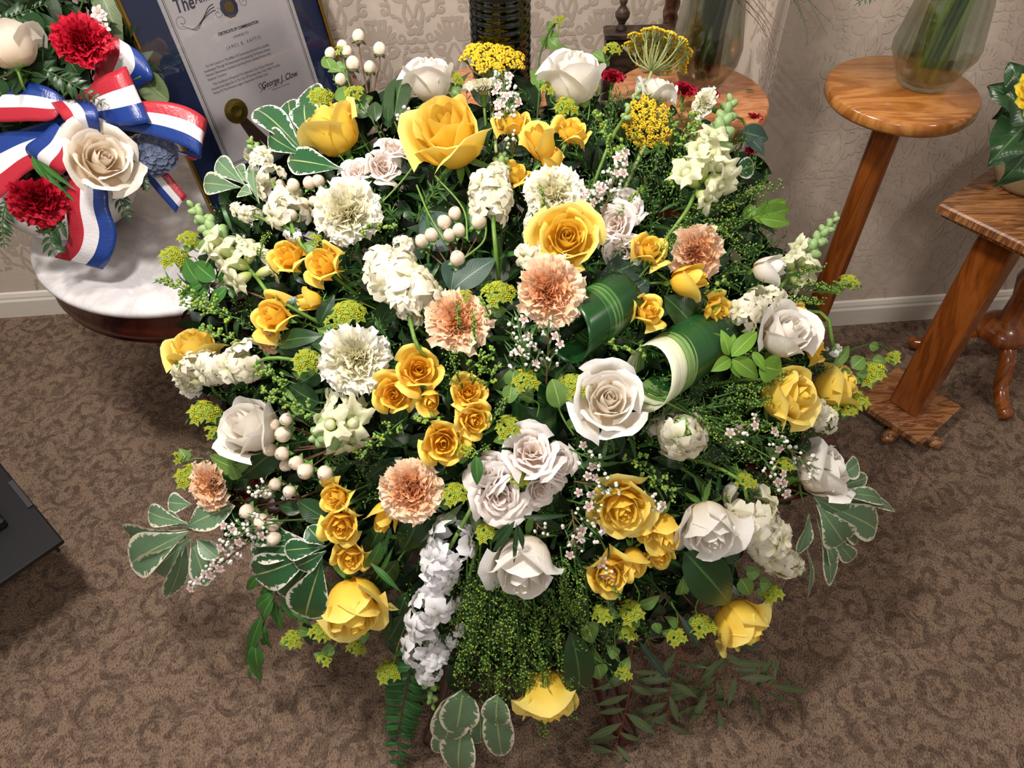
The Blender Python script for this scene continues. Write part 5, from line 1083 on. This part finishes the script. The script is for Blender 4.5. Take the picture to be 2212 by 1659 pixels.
leaves('variegated_sprig', 'variegated leaf spray beyond the white rose with waxflower buds', [(1758, 1072, 1836, 1118, 58, -.005), (1770, 1085, 1918, 1150, 76, .005), (1765, 1090, 1836, 1190, 74, -.01), (1775, 1095, 1876, 1168, 58, .015), (1775, 1070, 1935, 1072, 34, .0, .5), (1800, 1085, 1952, 1088, 26, .02, .7), (1805, 1030, 1862, 1000, 50, .02), (1780, 1055, 1885, 1032, 40, .03), (1765, 1120, 1806, 1268, 46, .03, .4), (1748, 1110, 1728, 1200, 46, .01, .7), (1790, 1150, 1853, 1222, 40, .035), (1775, 1160, 1812, 1225, 30, .02), (1742, 1180, 1755, 1300, 22, .04, .8)], M_VAR, 'obov', group=GV)
leaves('variegated_sprig', 'round variegated leaves hanging at the bottom edge', [(985, 1495, 960, 1618, 84, .0), (1000, 1490, 985, 1592, 86, -.01), (1075, 1500, 1070, 1578, 64, -.02), (1068, 1510, 1085, 1648, 68, .0), (1000, 1560, 985, 1685, 82, .02), (1035, 1540, 1040, 1615, 50, .03), (955, 1570, 945, 1632, 40, .04)], M_VAR, 'round', group=GV, stem=[(1060, 1380), (1040, 1450), (1000, 1490)])
leaves('salal_leaf', 'large upright dark leaf beside the closed white rose', [(852, 262, 874, 138, 62, .02, .2), (845, 275, 842, 165, 40, .035, .8)], M_DRK, 'ovate', group=GD)
leaves('salal_leaf', 'dark leaves behind the yellow rose near the wallpaper', [(800, 250, 750, 225, 42, .03), (812, 262, 808, 215, 34, .02), (838, 262, 838, 228, 22, .0)], M_DRK, 'ovate', group=GD)
leaves('slate_leaf', 'dusty slate-green leaf behind the centre berries', [(985, 535, 905, 458, 88, .045, .1)], M_EUC, 'ovate', group=GD)
leaves('slate_leaf', 'folded slate-green leaf below the lone berry', [(982, 622, 1068, 556, 62, .02, .3), (985, 560, 975, 625, 60, .035)], M_EUC, 'ovate', group=GD)
leaves('slate_leaf', 'slate-green leaves under the gold spray rose by the rolled leaf', [(1395, 560, 1300, 600, 72, .04), (1340, 650, 1405, 600, 66, .045), (1300, 620, 1388, 640, 44, .05)], M_EUC, 'ovate', group=GD)
leaves('glossy_leaf', 'crinkled dark leaf behind two gold spray roses', [(1495, 700, 1440, 640, 74, .03), (1500, 690, 1530, 620, 66, .045)], M_DRK, 'ovate', group=GD, wave=.05)
leaves('serrated_leaf', 'broad green leaf over the lower yellow rose', [(1478, 1192, 1588, 1312, 98, -.025, .1)], M_DRK, 'ovate', group=GD, wave=.01)
leaves('serrated_leaf', 'large dark green leaf beside the lowest yellow rose', [(1232, 1365, 1262, 1530, 68, -.01, .3)], M_DRK, 'ovate', group=GD)
leaves('serrated_leaf', 'dark leaf under the tall white rose edge', [(1560, 1200, 1604, 1192, 44, .02), (1545, 1190, 1598, 1212, 36, .03)], M_DRK, 'ovate', group=GD)
leaves('lemon_leaf', 'dark leaf under the closed white rose with berries', [(605, 962, 515, 1038, 66, .02, .2), (590, 1010, 640, 955, 44, .035)], M_DRK, 'ovate', group=GD)
leaves('lemon_leaf', 'dark toothed leaf above the slanting gold trio', [(705, 1120, 640, 1082, 52, .02), (650, 1105, 600, 1090, 30, .03)], M_DRK, 'ovate', group=GD)
leaves('lemon_leaf', 'glossy dark leaves beside the creamy yellow carnation', [(600, 742, 690, 722, 44, .015), (595, 735, 655, 765, 40, .03), (690, 700, 720, 640, 36, .02), (640, 640, 605, 700, 44, .04), (720, 745, 672, 742, 34, .01)], M_DRK, 'ovate', group=GD)
leaves('lemon_leaf', 'dark leaves between the creamy yellow carnation and the berry-topped white rose', [(690, 870, 620, 835, 58, .045), (700, 800, 640, 830, 50, .05)], M_DRK, 'ovate', group=GD)
leaves('lemon_leaf', 'deep green leaves behind the pure white stock', [(860, 1210, 790, 1290, 48, .05), (905, 1120, 870, 1195, 66, .06), (960, 1110, 905, 1200, 60, .07), (870, 1330, 830, 1400, 46, .05), (880, 1280, 850, 1360, 40, .06), (800, 1190, 830, 1120, 40, .05)], M_DRK, 'ovate', group=GD)
leaves('willowy_blade', 'long grey-green blade under the peach carnation', [(1002, 1085, 908, 1176, 20, -.01, .2), (1010, 1080, 1045, 1180, 22, .0, .4), (1108, 1165, 1070, 1190, 24, .02)], M_WIL, 'lance', group='slim blades')
leaves('willowy_blade', 'dark blades dangling across the shaded white rose', [(1112, 1125, 1064, 1195, 18, -.035), (1116, 1130, 1110, 1225, 10, -.05), (1120, 1135, 1132, 1190, 12, -.05), (1100, 1130, 1060, 1175, 16, -.03), (1230, 1112, 1110, 1120, 12, -.01)], M_DRK, 'lance', group='slim blades', stem_mat=M_RDS)
leaves('green_blade', 'slim blades between the gold trio and the white stock', [(800, 1215, 865, 1278, 14, -.01), (822, 1170, 790, 1240, 30, .0, .6), (845, 1140, 812, 1230, 12, .01), (850, 1180, 810, 1260, 10, .01)], M_MID, 'lance', group='slim blades')
leaves('slate_leaf', 'grey-green leaf beneath the crimson bud', [(1600, 285, 1662, 300, 46, .03), (1605, 290, 1655, 330, 40, .04)], M_EUC, 'ovate', group=GD)
leaves('variegated_sprig', 'striped leaf edge behind the snapdragon lips', [(1590, 370, 1633, 355, 44, .02)], M_VAD, 'round', group=GV)
leaves('fresh_leaf_sprig', 'bright green leaves near the green snapdragon tip', [(1625, 470, 1715, 450, 42, -.01), (1640, 472, 1710, 482, 32, -.015), (1632, 465, 1672, 432, 26, .0), (1622, 475, 1620, 440, 34, .01), (1650, 455, 1702, 430, 26, .0)], M_LGT, 'ovate', group=GL)
leaves('fresh_leaf_sprig', 'fresh light leaves spreading over the big pale rose', [(1580, 770, 1640, 710, 34, -.035), (1582, 775, 1642, 815, 40, -.03), (1575, 768, 1562, 715, 30, -.02), (1578, 775, 1540, 800, 30, -.02), (1580, 780, 1600, 815, 28, -.02), (1640, 790, 1692, 802, 58, -.045), (1625, 760, 1655, 800, 22, -.045), (1560, 740, 1535, 722, 24, -.01), (1575, 760, 1588, 722, 22, -.02)], M_LGT, 'ovate', group=GL)
leaves('ruscus_sprig', 'ruscus leaves hanging over the carpet at the lower edge', [(590, 1280, 545, 1322, 26, .02), (590, 1290, 560, 1345, 28, .01), (565, 1330, 532, 1425, 26, .0), (560, 1370, 522, 1452, 18, .02), (575, 1375, 568, 1395, 20, .03), (552, 1390, 556, 1452, 34, .0), (548, 1400, 560, 1476, 30, .015), (572, 1350, 582, 1408, 16, .03), (600, 1250, 560, 1290, 24, .03), (560, 1240, 530, 1280, 22, .03), (595, 1300, 606, 1362, 28, .03), (612, 1280, 640, 1345, 28, .035), (625, 1300, 668, 1352, 18, .04), (541, 1440, 540, 1470, 8, .01)], M_MID, 'ovate', group='hanging leaf sprigs', stem=[(620, 1200), (600, 1270), (572, 1340), (552, 1395)])
leaves('ruscus_sprig', 'dark leaves below the gold trio and big yellow rose', [(700, 1320, 690, 1375, 24, .04), (660, 1340, 672, 1400, 24, .05), (690, 1300, 650, 1330, 26, .04), (840, 1310, 830, 1380, 32, .05), (835, 1380, 860, 1420, 14, .05)], M_DRK, 'ovate', group='hanging leaf sprigs')
leaves('olive_leaf_sprig', 'green leaf sprig reaching over the marble edge', [(430, 610, 392, 555, 40, .0), (465, 605, 415, 565, 44, -.005), (475, 612, 520, 580, 34, .01), (440, 612, 385, 640, 22, .0), (450, 612, 410, 660, 22, .01), (490, 620, 450, 665, 30, .0), (500, 600, 500, 640, 30, .02)], M_MID, 'ovate', group='hanging leaf sprigs', stem=[(560, 640), (500, 618), (430, 608)], stem_mat=M_BRS)
leaves('fresh_leaf_sprig', 'clasping leaves under the pale peach carnation bracts', [(505, 1010, 450, 985, 44, .01), (510, 1000, 470, 960, 30, .02), (500, 1020, 540, 1000, 26, .0), (515, 1035, 498, 1005, 30, -.005)], M_BLF, 'heart', group=GL)
leaves('toothed_leaf', 'pointed dark leaf standing between blush roses', [(1028, 985, 1032, 1048, 26, -.03)], M_MID, 'ovate', group=GD)
# striped rolled leaves
def roll(label, x0, y0, x1, y1, wpx, z0, z1):
    A = S(x0, y0, z0); B = S(x1, y1, z1); d = unit(B - A); sc = DEP(x0, y0) / FPX; r = wpx * sc * .5; o1 = unit(np.cross(d, -FW)); o2 = -np.cross(d, o1); n, m_ = 30, 14; P = []; mat_ = M_TI if 'creamy' in label else M_TID
    for i in range(n):
        a = -2.9 + 5.9 * i / (n - 1); row = []
        for j in range(m_):
            f = j / (m_ - 1); rr = r * (1 + .10 * (i / n)) * (1 - .12 * (f - .5) ** 2); row.append(A + (B - A) * (f + .16 * math.cos(a * .5) * (1 - f) * 1 - .10 * math.sin(a) * (1 - f)) + (o1 * math.sin(a) + o2 * math.cos(a)) * rr)
        P.append(row)
    P = np.array(P); U, T = np.meshgrid(np.linspace(0, 1, n), np.linspace(0, 1, m_), indexing='ij'); t = thing('rolled_leaf', label, 'leaf', trans(A), 'striped rolled leaves')
    g = Geo().add(gridT(P, np.stack([T * .9, U], -1))); me = wpart('blade', g, mat_, t); md = me.modifiers.new('thick', 'SOLIDIFY'); md.thickness = .0008
    wpart('stalk', Geo().add(tubeT(cr([B + o2 * r * .5, B * .5 + CORE * .5, CORE * .8 + B * .2], 4), .003, 6)), M_GRD, t)
roll('rolled striped leaf behind the deep-hearted peach carnation', 1215, 730, 1345, 640, 122, .0, .03)
roll('large rolled leaf with creamy stripes behind the open white rose', 1378, 830, 1540, 720, 132, .0, .05)
roll('dark rolled leaf in the shadow beside the wide white rose', 1150, 840, 1160, 935, 96, .045, .08)
# fern at the bottom and willow eucalyptus
frond('glossy sword fern hanging at the lower edge', [(905, 1380), (880, 1480), (862, 1580), (858, 1690)], 62, 26, M_FRN, -.0, 15, group='ferns', ang=1.05, shape='strap')
frond('deep fern shadowed under the pure white stock', [(930, 1400), (925, 1470), (900, 1530)], 50, 20, M_DRK, .03, 9, group='ferns')
for i, (pts, lb_) in enumerate([
    ([(1365, 1400), (1362, 1470), (1350, 1540), (1330, 1610), (1312, 1650)], 'red-stemmed willow sprig hanging across the mahogany leg'),
    ([(1465, 1380), (1458, 1440), (1445, 1500), (1440, 1560), (1430, 1640)], 'red-stemmed willow sprig dangling below the lime bracts'),
    ([(1535, 1370), (1548, 1430), (1540, 1500), (1510, 1570), (1500, 1650)], 'red-stemmed willow sprig falling from under the lowest leaf-covered rose'),
    ([(1560, 1400), (1590, 1460), (1640, 1490), (1700, 1455)], 'willow sprig reaching toward the open carpet'),
    ([(1500, 1450), (1560, 1540), (1610, 1570), (1645, 1600), (1648, 1630)], 'willow sprig with a bare curling tip over the carpet'),
    ([(1410, 1420), (1425, 1500), (1480, 1580), (1540, 1640)], 'faint willow sprig low over the carpet')]):
    dz = .06 + .04 * (i % 3); W3 = [S(x, y, dz) for x, y in pts]; path = cr(W3, 7); t = thing('willow_sprig', lb_, 'greenery', trans(path[0]), 'willow eucalyptus sprigs'); L = len(path)
    wpart('stem', Geo().add(tubeT(path, np.linspace(.0017, .0007, L), 5)).add(stem_geo(path[0], unit(path[0] - path[1]) * -1, .0017, .0017, .4).tmpl()), M_RDS, t)
    n_ = 15
    for k in range(n_):
        q = path[min(L - 2, int(L * (.12 + .85 * k / n_)))]; d = unit(path[min(L - 1, int(L * (.12 + .85 * k / n_)) + 1)] - q); sd = 1 if k % 2 else -1; o = unit(np.cross(d, FW)) * sd; x = unit(o * rng.uniform(.5, 1.0) + d * rng.uniform(.3, 1.0) + NR.randn(3) * .15); s_ = rng.uniform(75, 120) * DEP(1500, 1450) / FPX * (.55 if k > 12 else 1)
        part('leaf', cmesh('wil', lambda: Geo().add(leafT(1, .17, 'lance', .15, .12, twist=.4, nu=5, nv=10)).mesh('leaf', M_WIL)), t, inv_of(t) @ frame_x(q, x, unit(-FW + .5 * NR.randn(3)), s_))
leaves('slim_leaf_sprig', 'shiny narrow leaves catching the light above the willow sprigs', [(1465, 1325, 1526, 1418, 18, .0, .1), (1380, 1385, 1448, 1475, 18, .03, .1), (1552, 1375, 1652, 1402, 18, -.03, .2)], M_EUC, 'lance', group='slim blades')

# ------------------------------------------------------------------ bupleurum sprigs
for a in [
    (692, 203, 52, (740, 300), 'lime bracts beside the leaning yellow rose', 12), (738, 108, 34, (790, 240), 'lime bracts among the standing berries', 6), (770, 195, 40, (800, 250), 'lime bracts below the standing berries', 7),
    (705, 298, 40, (745, 350), 'lime bracts lying on the leaning yellow rose', 8), (983, 165, 36, (1000, 240), 'lime bracts between closed white rose and yarrow', 8), (1208, 42, 28, (1190, 180), 'lime bracts highest of all against the wallpaper', 7),
    (1322, 100, 34, (1275, 160), 'lime bracts in front of the dark wood panel', 8), (1188, 185, 34, (1200, 260), 'lime bracts on the flank of the flared white rose', 7), (1222, 225, 50, (1215, 290), 'lime bracts cupped under the flared white rose', 11),
    (1275, 182, 38, (1270, 260), 'lime bracts on the outer petals of the flared white rose', 8), (375, 548, 56, (480, 600), 'yellow-lime bracts hanging over the marble top', 12), (408, 512, 44, (490, 560), 'yellow-lime bracts near the snapdragon tip', 9), (482, 545, 46, (530, 600), 'lime bracts over the green snapdragon buds', 8),
    (757, 668, 64, (720, 740), 'lime bracts between creamy carnation and stock', 13), (724, 690, 40, (700, 740), 'lime bracts on top of the creamy carnation', 7), (664, 772, 62, (640, 820), 'yellow-lime bracts touching the creamy carnation', 12), (682, 515, 34, (700, 560), 'lime bracts between cream carnation and gold rose', 6),
    (1078, 628, 66, (1060, 700), 'lime bracts between the two peach carnations', 13), (1238, 828, 68, (1240, 930), 'lime bracts overlapping the open white rose', 13), (1135, 815, 56, (1160, 900), 'lime bracts above the dark rolled leaf', 11), (1098, 915, 56, (1090, 960), 'lime bracts at the edge of the central gold roses', 11),
    (1008, 968, 40, (1000, 1000), 'green bracts tucked under the lowest central gold rose', 7), (983, 1062, 56, (960, 1100), 'lime bracts against the orange-hearted carnation', 12), (1052, 1142, 50, (1060, 1100), 'lime bracts under the front blush rose', 10), (1118, 1028, 46, (1130, 1060), 'shadowed bracts between the blush roses', 8),
    (412, 1022, 58, (470, 1010), 'lime bracts lying on the pale peach carnation', 11), (385, 985, 30, (440, 990), 'small lime bracts over the carpet beyond the peach carnation', 6), (440, 885, 58, (500, 900), 'green bracts against the carpet above the white berry rose', 12), (455, 930, 34, (520, 960), 'short green bracts by the table edge', 6),
    (840, 1445, 48, (880, 1340), 'lime bracts beside the sword fern', 11), (630, 1378, 44, (660, 1300), 'lime bracts under the glossy variegated leaves', 9), (690, 1362, 44, (720, 1320), 'lime bracts below the big yellow rose', 9), (705, 1420, 34, (735, 1340), 'lime bracts hanging lowest below the big yellow rose', 7), (770, 1395, 38, (780, 1340), 'green bracts peeking from beneath the big yellow rose', 8),
    (1300, 1325, 46, (1310, 1290), 'lime bracts just under the needle-crossed spray rose', 9), (1365, 1315, 54, (1370, 1260), 'lime bracts under the gold rosebuds', 11), (1358, 1365, 40, (1370, 1320), 'lime bracts in the hanging chain near the willow stems', 9), (1345, 1450, 36, (1330, 1340), 'lime bracts dangling in front of the mahogany leg', 8), (1462, 1370, 44, (1450, 1300), 'lime bracts above the shiny narrow leaf', 10), (1518, 1345, 54, (1510, 1290), 'lime bracts against the leaf-covered yellow rose', 11),
    (1668, 1275, 44, (1620, 1220), 'lime bracts over the carpet below the drooping stock', 10), (1610, 1035, 44, (1590, 1000), 'green bracts above the drooping cream stock', 9), (1690, 1000, 40, (1680, 940), 'green bracts beside the waxflower-covered white rose', 8), (1880, 800, 56, (1790, 800), 'lime bracts reaching toward the oak foot plate', 12), (1932, 768, 32, (1820, 770), 'lime bracts on the farthest curling stem', 7), (1845, 860, 56, (1790, 860), 'lime bracts beside the outermost yellow rose', 11), (1822, 878, 46, (1780, 880), 'lime bracts hanging on the outermost yellow rose', 8),
    (1832, 605, 42, (1730, 640), 'lime bracts in front of the oak pole', 9), (1545, 660, 30, (1560, 700), 'tiny bracts near the gold spray roses', 4), (1005, 635, 30, (1020, 690), 'tiny bracts over the peach carnation', 4)]:
    bupleurum(a[0], a[1], a[2], a[3], a[4], n=a[5], dz=-.012)
leaves('round_leaf_sprig', 'small round leaves climbing a wiry stem against the wallpaper', [(1172, 100, 1190, 82, 30, .02), (1180, 60, 1200, 55, 26, .02), (1166, 185, 1160, 148, 34, .01), (1205, 118, 1230, 105, 32, .02), (1280, 115, 1305, 130, 28, .02), (1160, 150, 1165, 190, 36, .01)], M_BLF, 'heart', group=GL, stem=[(1166, 190), (1165, 130), (1175, 95), (1190, 62), (1200, 50)])
leaves('round_leaf_sprig', 'pale leaves on the wiry stem beside the berries', [(715, 150, 700, 118, 30, .0), (712, 148, 735, 152, 24, .0), (750, 225, 742, 190, 40, .0), (740, 225, 745, 180, 36, .01)], M_BLF, 'heart', group=GL, stem=[(760, 260), (742, 222), (716, 150)])
leaves('round_leaf_sprig', 'round green leaf with dew above the dark rolled leaf', [(1210, 880, 1195, 822, 50, -.01), (1105, 830, 1100, 868, 36, .0), (1105, 835, 1110, 800, 40, .0), (1232, 925, 1250, 905, 36, -.01)], M_BLF, 'round', group=GL)
leaves('round_leaf_sprig', 'stalked leaves hanging beneath the gold spray roses', [(1265, 1345, 1285, 1392, 42, .0), (1385, 1310, 1425, 1290, 30, .0), (1290, 1435, 1300, 1470, 38, .0), (1295, 1440, 1280, 1400, 26, .01), (1470, 1285, 1478, 1250, 30, .0), (1415, 1345, 1425, 1370, 22, .0)], M_BLF, 'heart', group=GL, stem=[(1265, 1250), (1272, 1340), (1290, 1430), (1325, 1485)])
leaves('round_leaf_sprig', 'leaves on curling stems over the carpet toward the oak stand', [(1800, 790, 1842, 745, 24, .0), (1840, 795, 1868, 770, 34, .0), (1850, 810, 1872, 790, 34, .0), (1878, 745, 1900, 752, 22, .0), (1815, 810, 1838, 800, 22, .0), (1752, 705, 1790, 702, 20, .0)], M_BLF, 'ovate', group=GL, stem=[(1790, 775), (1850, 752), (1890, 743), (1922, 758), (1930, 775)])
leaves('round_leaf_sprig', 'leaves by the hanging bracts below the drooping stock', [(1600, 1250, 1625, 1290, 36, .0), (1612, 1240, 1645, 1232, 30, .0), (1640, 1260, 1670, 1262, 26, .0)], M_BLF, 'heart', group=GL, stem=[(1590, 1210), (1620, 1245), (1665, 1268)])
leaves('round_leaf_sprig', 'pale veined leaf beside the green snapdragon head', [(658, 885, 625, 880, 26, -.01), (612, 838, 640, 870, 14, .0)], M_BLF, 'ovate', group=GL)
# ------------------------------------------------------------------ fine sprigs
for k, a in enumerate([
    ('golden', 1330, 360, 1290, 235, 46, 'goldenrod standing beside the tilted yarrow'), ('golden', 1330, 400, 1345, 300, 40, 'goldenrod below the tilted yarrow'), ('golden', 1480, 330, 1440, 250, 44, 'goldenrod behind the tilted yarrow'), ('golden', 1490, 350, 1500, 240, 50, 'goldenrod under the side-on cream carnation'), ('golden', 1450, 420, 1470, 330, 44, 'goldenrod beside the pale snapdragon lips'),
    ('golden', 760, 500, 860, 490, 36, 'goldenrod pointing from the cream carnation to the berries'), ('golden', 880, 900, 770, 990, 56, 'goldenrod hanging by the green snapdragon head'), ('golden', 1010, 800, 1070, 760, 56, 'goldenrod beads above the round-hearted gold rose'), ('golden', 1300, 740, 1398, 765, 40, 'goldenrod lying on the striped rolled leaf'), ('golden', 1360, 990, 1460, 1070, 58, 'goldenrod spreading above the gold rosebuds'), ('golden', 1340, 1000, 1400, 980, 40, 'goldenrod under the cream stock head'),
    ('golden', 500, 680, 352, 600, 56, 'goldenrod pointing over the marble edge'), ('golden', 520, 690, 400, 655, 46, 'goldenrod below the marble-edge sprig'), ('golden', 530, 740, 430, 705, 44, 'goldenrod above the half-covered yellow rose'), ('golden', 640, 830, 545, 790, 50, 'goldenrod beside the sideways stock'), ('golden', 620, 850, 590, 800, 50, 'goldenrod between yellow-lime bracts and white rose'), ('golden', 1060, 690, 1040, 640, 30, 'goldenrod beads on the covered peach carnation'), ('golden', 960, 900, 890, 905, 30, 'goldenrod in the shade of the gold bud'),
    ('golden', 1050, 840, 1080, 780, 40, 'goldenrod right of the round-hearted rose'), ('golden', 1520, 640, 1570, 600, 40, 'goldenrod behind the white bud'), ('golden', 700, 900, 560, 840, 46, 'goldenrod above the white berry rose'),
    ('seed', 1000, 740, 985, 650, 40, 'pennycress standing across the covered peach carnation'), ('seed', 1030, 760, 1020, 665, 34, 'pennycress tip over the covered peach carnation'), ('seed', 1000, 840, 970, 760, 70, 'pennycress mound above the central gold roses'), ('seed', 1020, 830, 1050, 790, 60, 'pennycress beside the goldenrod beads'),
    ('seed', 1040, 1160, 1010, 1450, 90, 'pennycress trailing beside the pure white stock'), ('seed', 1060, 1170, 1055, 1500, 90, 'long pennycress trailing to the variegated leaves'), ('seed', 1010, 1200, 1000, 1500, 80, 'pennycress over the hidden white stock'), ('seed', 1090, 1230, 1085, 1560, 70, 'pennycress with the lowest hanging tip'), ('seed', 1110, 1250, 1130, 1500, 70, 'pennycress beside the large dark leaf and lowest rose'), ('seed', 1030, 1240, 1030, 1400, 80, 'pennycress cluster in the middle of the hanging greens'), ('seed', 1150, 1270, 1180, 1530, 56, 'pennycress lying over the lowest yellow rose'), ('seed', 1190, 1270, 1240, 1560, 46, 'pennycress across the lowest yellow rose edge'), ('seed', 1130, 1420, 1180, 1600, 50, 'pennycress tip below the lowest yellow rose'),
    ('seed', 1240, 1200, 1260, 1400, 50, 'pennycress between white rose and spray rose'), ('seed', 1210, 1180, 1230, 1340, 50, 'pennycress beside the waxflower tail'), ('seed', 1380, 600, 1530, 420, 70, 'pennycress running up to the snapdragon stem'), ('seed', 1480, 480, 1690, 395, 46, 'pennycress tip reaching out below the maple stand'), ('seed', 1450, 520, 1600, 470, 60, 'pennycress above the ruffled peach carnation'), ('seed', 1500, 470, 1620, 540, 60, 'pennycress near the bright green leaves'),
    ('seed', 1690, 620, 1862, 618, 40, 'pennycress reaching across the oak pole'), ('seed', 1680, 650, 1785, 650, 30, 'pennycress above the twig-crossed spray rose'), ('seed', 1690, 600, 1785, 572, 26, 'pennycress curling below the green snapdragon'), ('seed', 1540, 860, 1735, 800, 50, 'pennycress over the veiled yellow rose'), ('seed', 1540, 880, 1710, 850, 60, 'pennycress lying on the veiled yellow rose petals'), ('seed', 1530, 900, 1720, 930, 50, 'pennycress under the veiled yellow rose'), ('seed', 1460, 870, 1640, 1000, 60, 'pennycress slanting down beside the cream stock head'), ('seed', 1590, 760, 1690, 830, 40, 'pennycress among the fresh light leaves'),
    ('seed', 1060, 920, 1090, 860, 40, 'pennycress left of the lime bracts by the gold roses'), ('seed', 1180, 460, 1165, 400, 26, 'pennycress tip on the cream carnation'), ('seed', 1390, 400, 1330, 470, 30, 'pennycress twig across the upper blush rose'), ('seed', 560, 560, 585, 500, 30, 'pennycress beside the gold spray rose top'), ('seed', 1060, 960, 1010, 985, 30, 'pennycress on the lowest central gold rose'), ('seed', 1290, 1230, 1345, 1290, 40, 'pennycress under the pointed gold bud'),
    ('wax', 1140, 830, 1120, 690, 86, 'dense waxflower cluster under the deep-hearted carnation'), ('wax', 1180, 830, 1185, 700, 80, 'white waxflower buds beside the rolled leaf'), ('wax', 1160, 790, 1130, 740, 70, 'pink-tinged waxflowers in the dark centre'), ('wax', 1100, 250, 1085, 160, 60, 'waxflowers beneath the yarrow head'), ('wax', 1085, 280, 1110, 200, 56, 'waxflower buds beside the yarrow stalk'),
    ('wax', 1300, 470, 1345, 330, 56, 'waxflower sprig under the tilted yarrow'), ('wax', 1260, 450, 1300, 400, 36, 'waxflower buds on the cream carnation edge'), ('wax', 1110, 330, 1105, 290, 36, 'waxflower buds over the gold spray rose'), ('wax', 1230, 970, 1300, 1000, 60, 'pink-eyed waxflowers above the waxflower-covered rose'), ('wax', 1240, 1040, 1330, 1050, 60, 'waxflowers lying on the top of the yellow rose'), ('wax', 1225, 1080, 1290, 1090, 60, 'waxflower buds beside the yellow rose'), ('wax', 1235, 1100, 1245, 1190, 66, 'waxflower tail above the needle-crossed rose'), ('wax', 1250, 1110, 1290, 1160, 60, 'waxflower buds by the needle-crossed rose'),
    ('wax', 1390, 1060, 1432, 1105, 30, 'dark-needled waxflower twig over the gold bud'), ('wax', 1290, 1200, 1330, 1270, 20, 'needle twig across the lowest gold spray rose'), ('wax', 1690, 960, 1790, 1050, 66, 'waxflower buds trailing over the sideways white rose'), ('wax', 1640, 980, 1700, 1070, 44, 'waxflower buds hanging beside the drooping stock'), ('wax', 1560, 960, 1640, 900, 50, 'waxflowers below the veiled yellow rose'), ('wax', 1640, 940, 1700, 960, 50, 'waxflowers near the green bracts'), ('wax', 590, 1110, 480, 1180, 66, 'green-budded waxflower over the carpet side'), ('wax', 600, 1130, 490, 1140, 60, 'waxflower buds under the low berries'), ('wax', 540, 1170, 410, 1270, 30, 'long waxflower tip over the carpet'), ('wax', 600, 1050, 540, 1060, 40, 'waxflowers between the two berry sprigs'), ('wax', 1150, 1120, 1180, 1150, 30, 'waxflower twig below the blush roses'), ('wax', 860, 240, 905, 290, 40, 'brown budded twig below the closed white rose'),
    ('needle', 1400, 840, 1640, 960, 60, 'feathery silver stems beside the open white rose'), ('needle', 1420, 900, 1560, 870, 50, 'feathery greens above the cream stock head'), ('needle', 1320, 720, 1480, 790, 40, 'feathery thread leaves on the striped leaf'), ('needle', 1500, 290, 1400, 330, 50, 'dark feathery greens behind the yarrow'), ('needle', 1560, 1000, 1640, 1080, 50, 'feathery greens above the tall white rose'), ('needle', 900, 480, 960, 380, 60, 'dark feathery greens under the tall yellow rose'), ('needle', 860, 480, 800, 420, 50, 'dark feathery greens beside the blush roses'), ('needle', 700, 1000, 780, 940, 60, 'dark feathery greens under the snapdragon head')]):
    dn = 1.7 if (a[0] == 'wax' and k in (56, 57, 58, 59, 60)) else (1.4 if a[0] == 'seed' else 1.15)
    sprig(a[0], a[1], a[2], a[3], a[4], a[5], a[6], dz=-.018 if a[0] != 'needle' else .02, dens=dn * (1.5 if a[0] == 'wax' else 1), seed=k)
# green stalks that show in the dark gaps
for (pts, lb_) in (([(770, 490), (865, 395), (905, 330), (870, 300)], 'arching green stalk over the blush roses'), ([(1000, 560), (1045, 520), (1050, 470)], 'green stalk behind the biggest centre berry'), ([(1240, 940), (1215, 900), (1195, 845)], 'thin pale tendril beside the open white rose'), ([(1400, 850), (1560, 930), (1700, 1010)], 'long pale stem crossing the feathery greens'), ([(900, 400), (925, 460), (960, 520)], 'green stalk under the tall yellow rose'), ([(940, 380), (1000, 450), (1010, 520)], 'thin stalk beside the berries in the centre')):
    W3 = [S(x, y, .0) for x, y in pts]; t = thing('bare_stalk', lb_, 'stem', trans(W3[0]), 'bare stalks'); wpart('stalk', Geo().add(tubeT(cr(W3, 8), .0016, 6)), M_GRN, t)
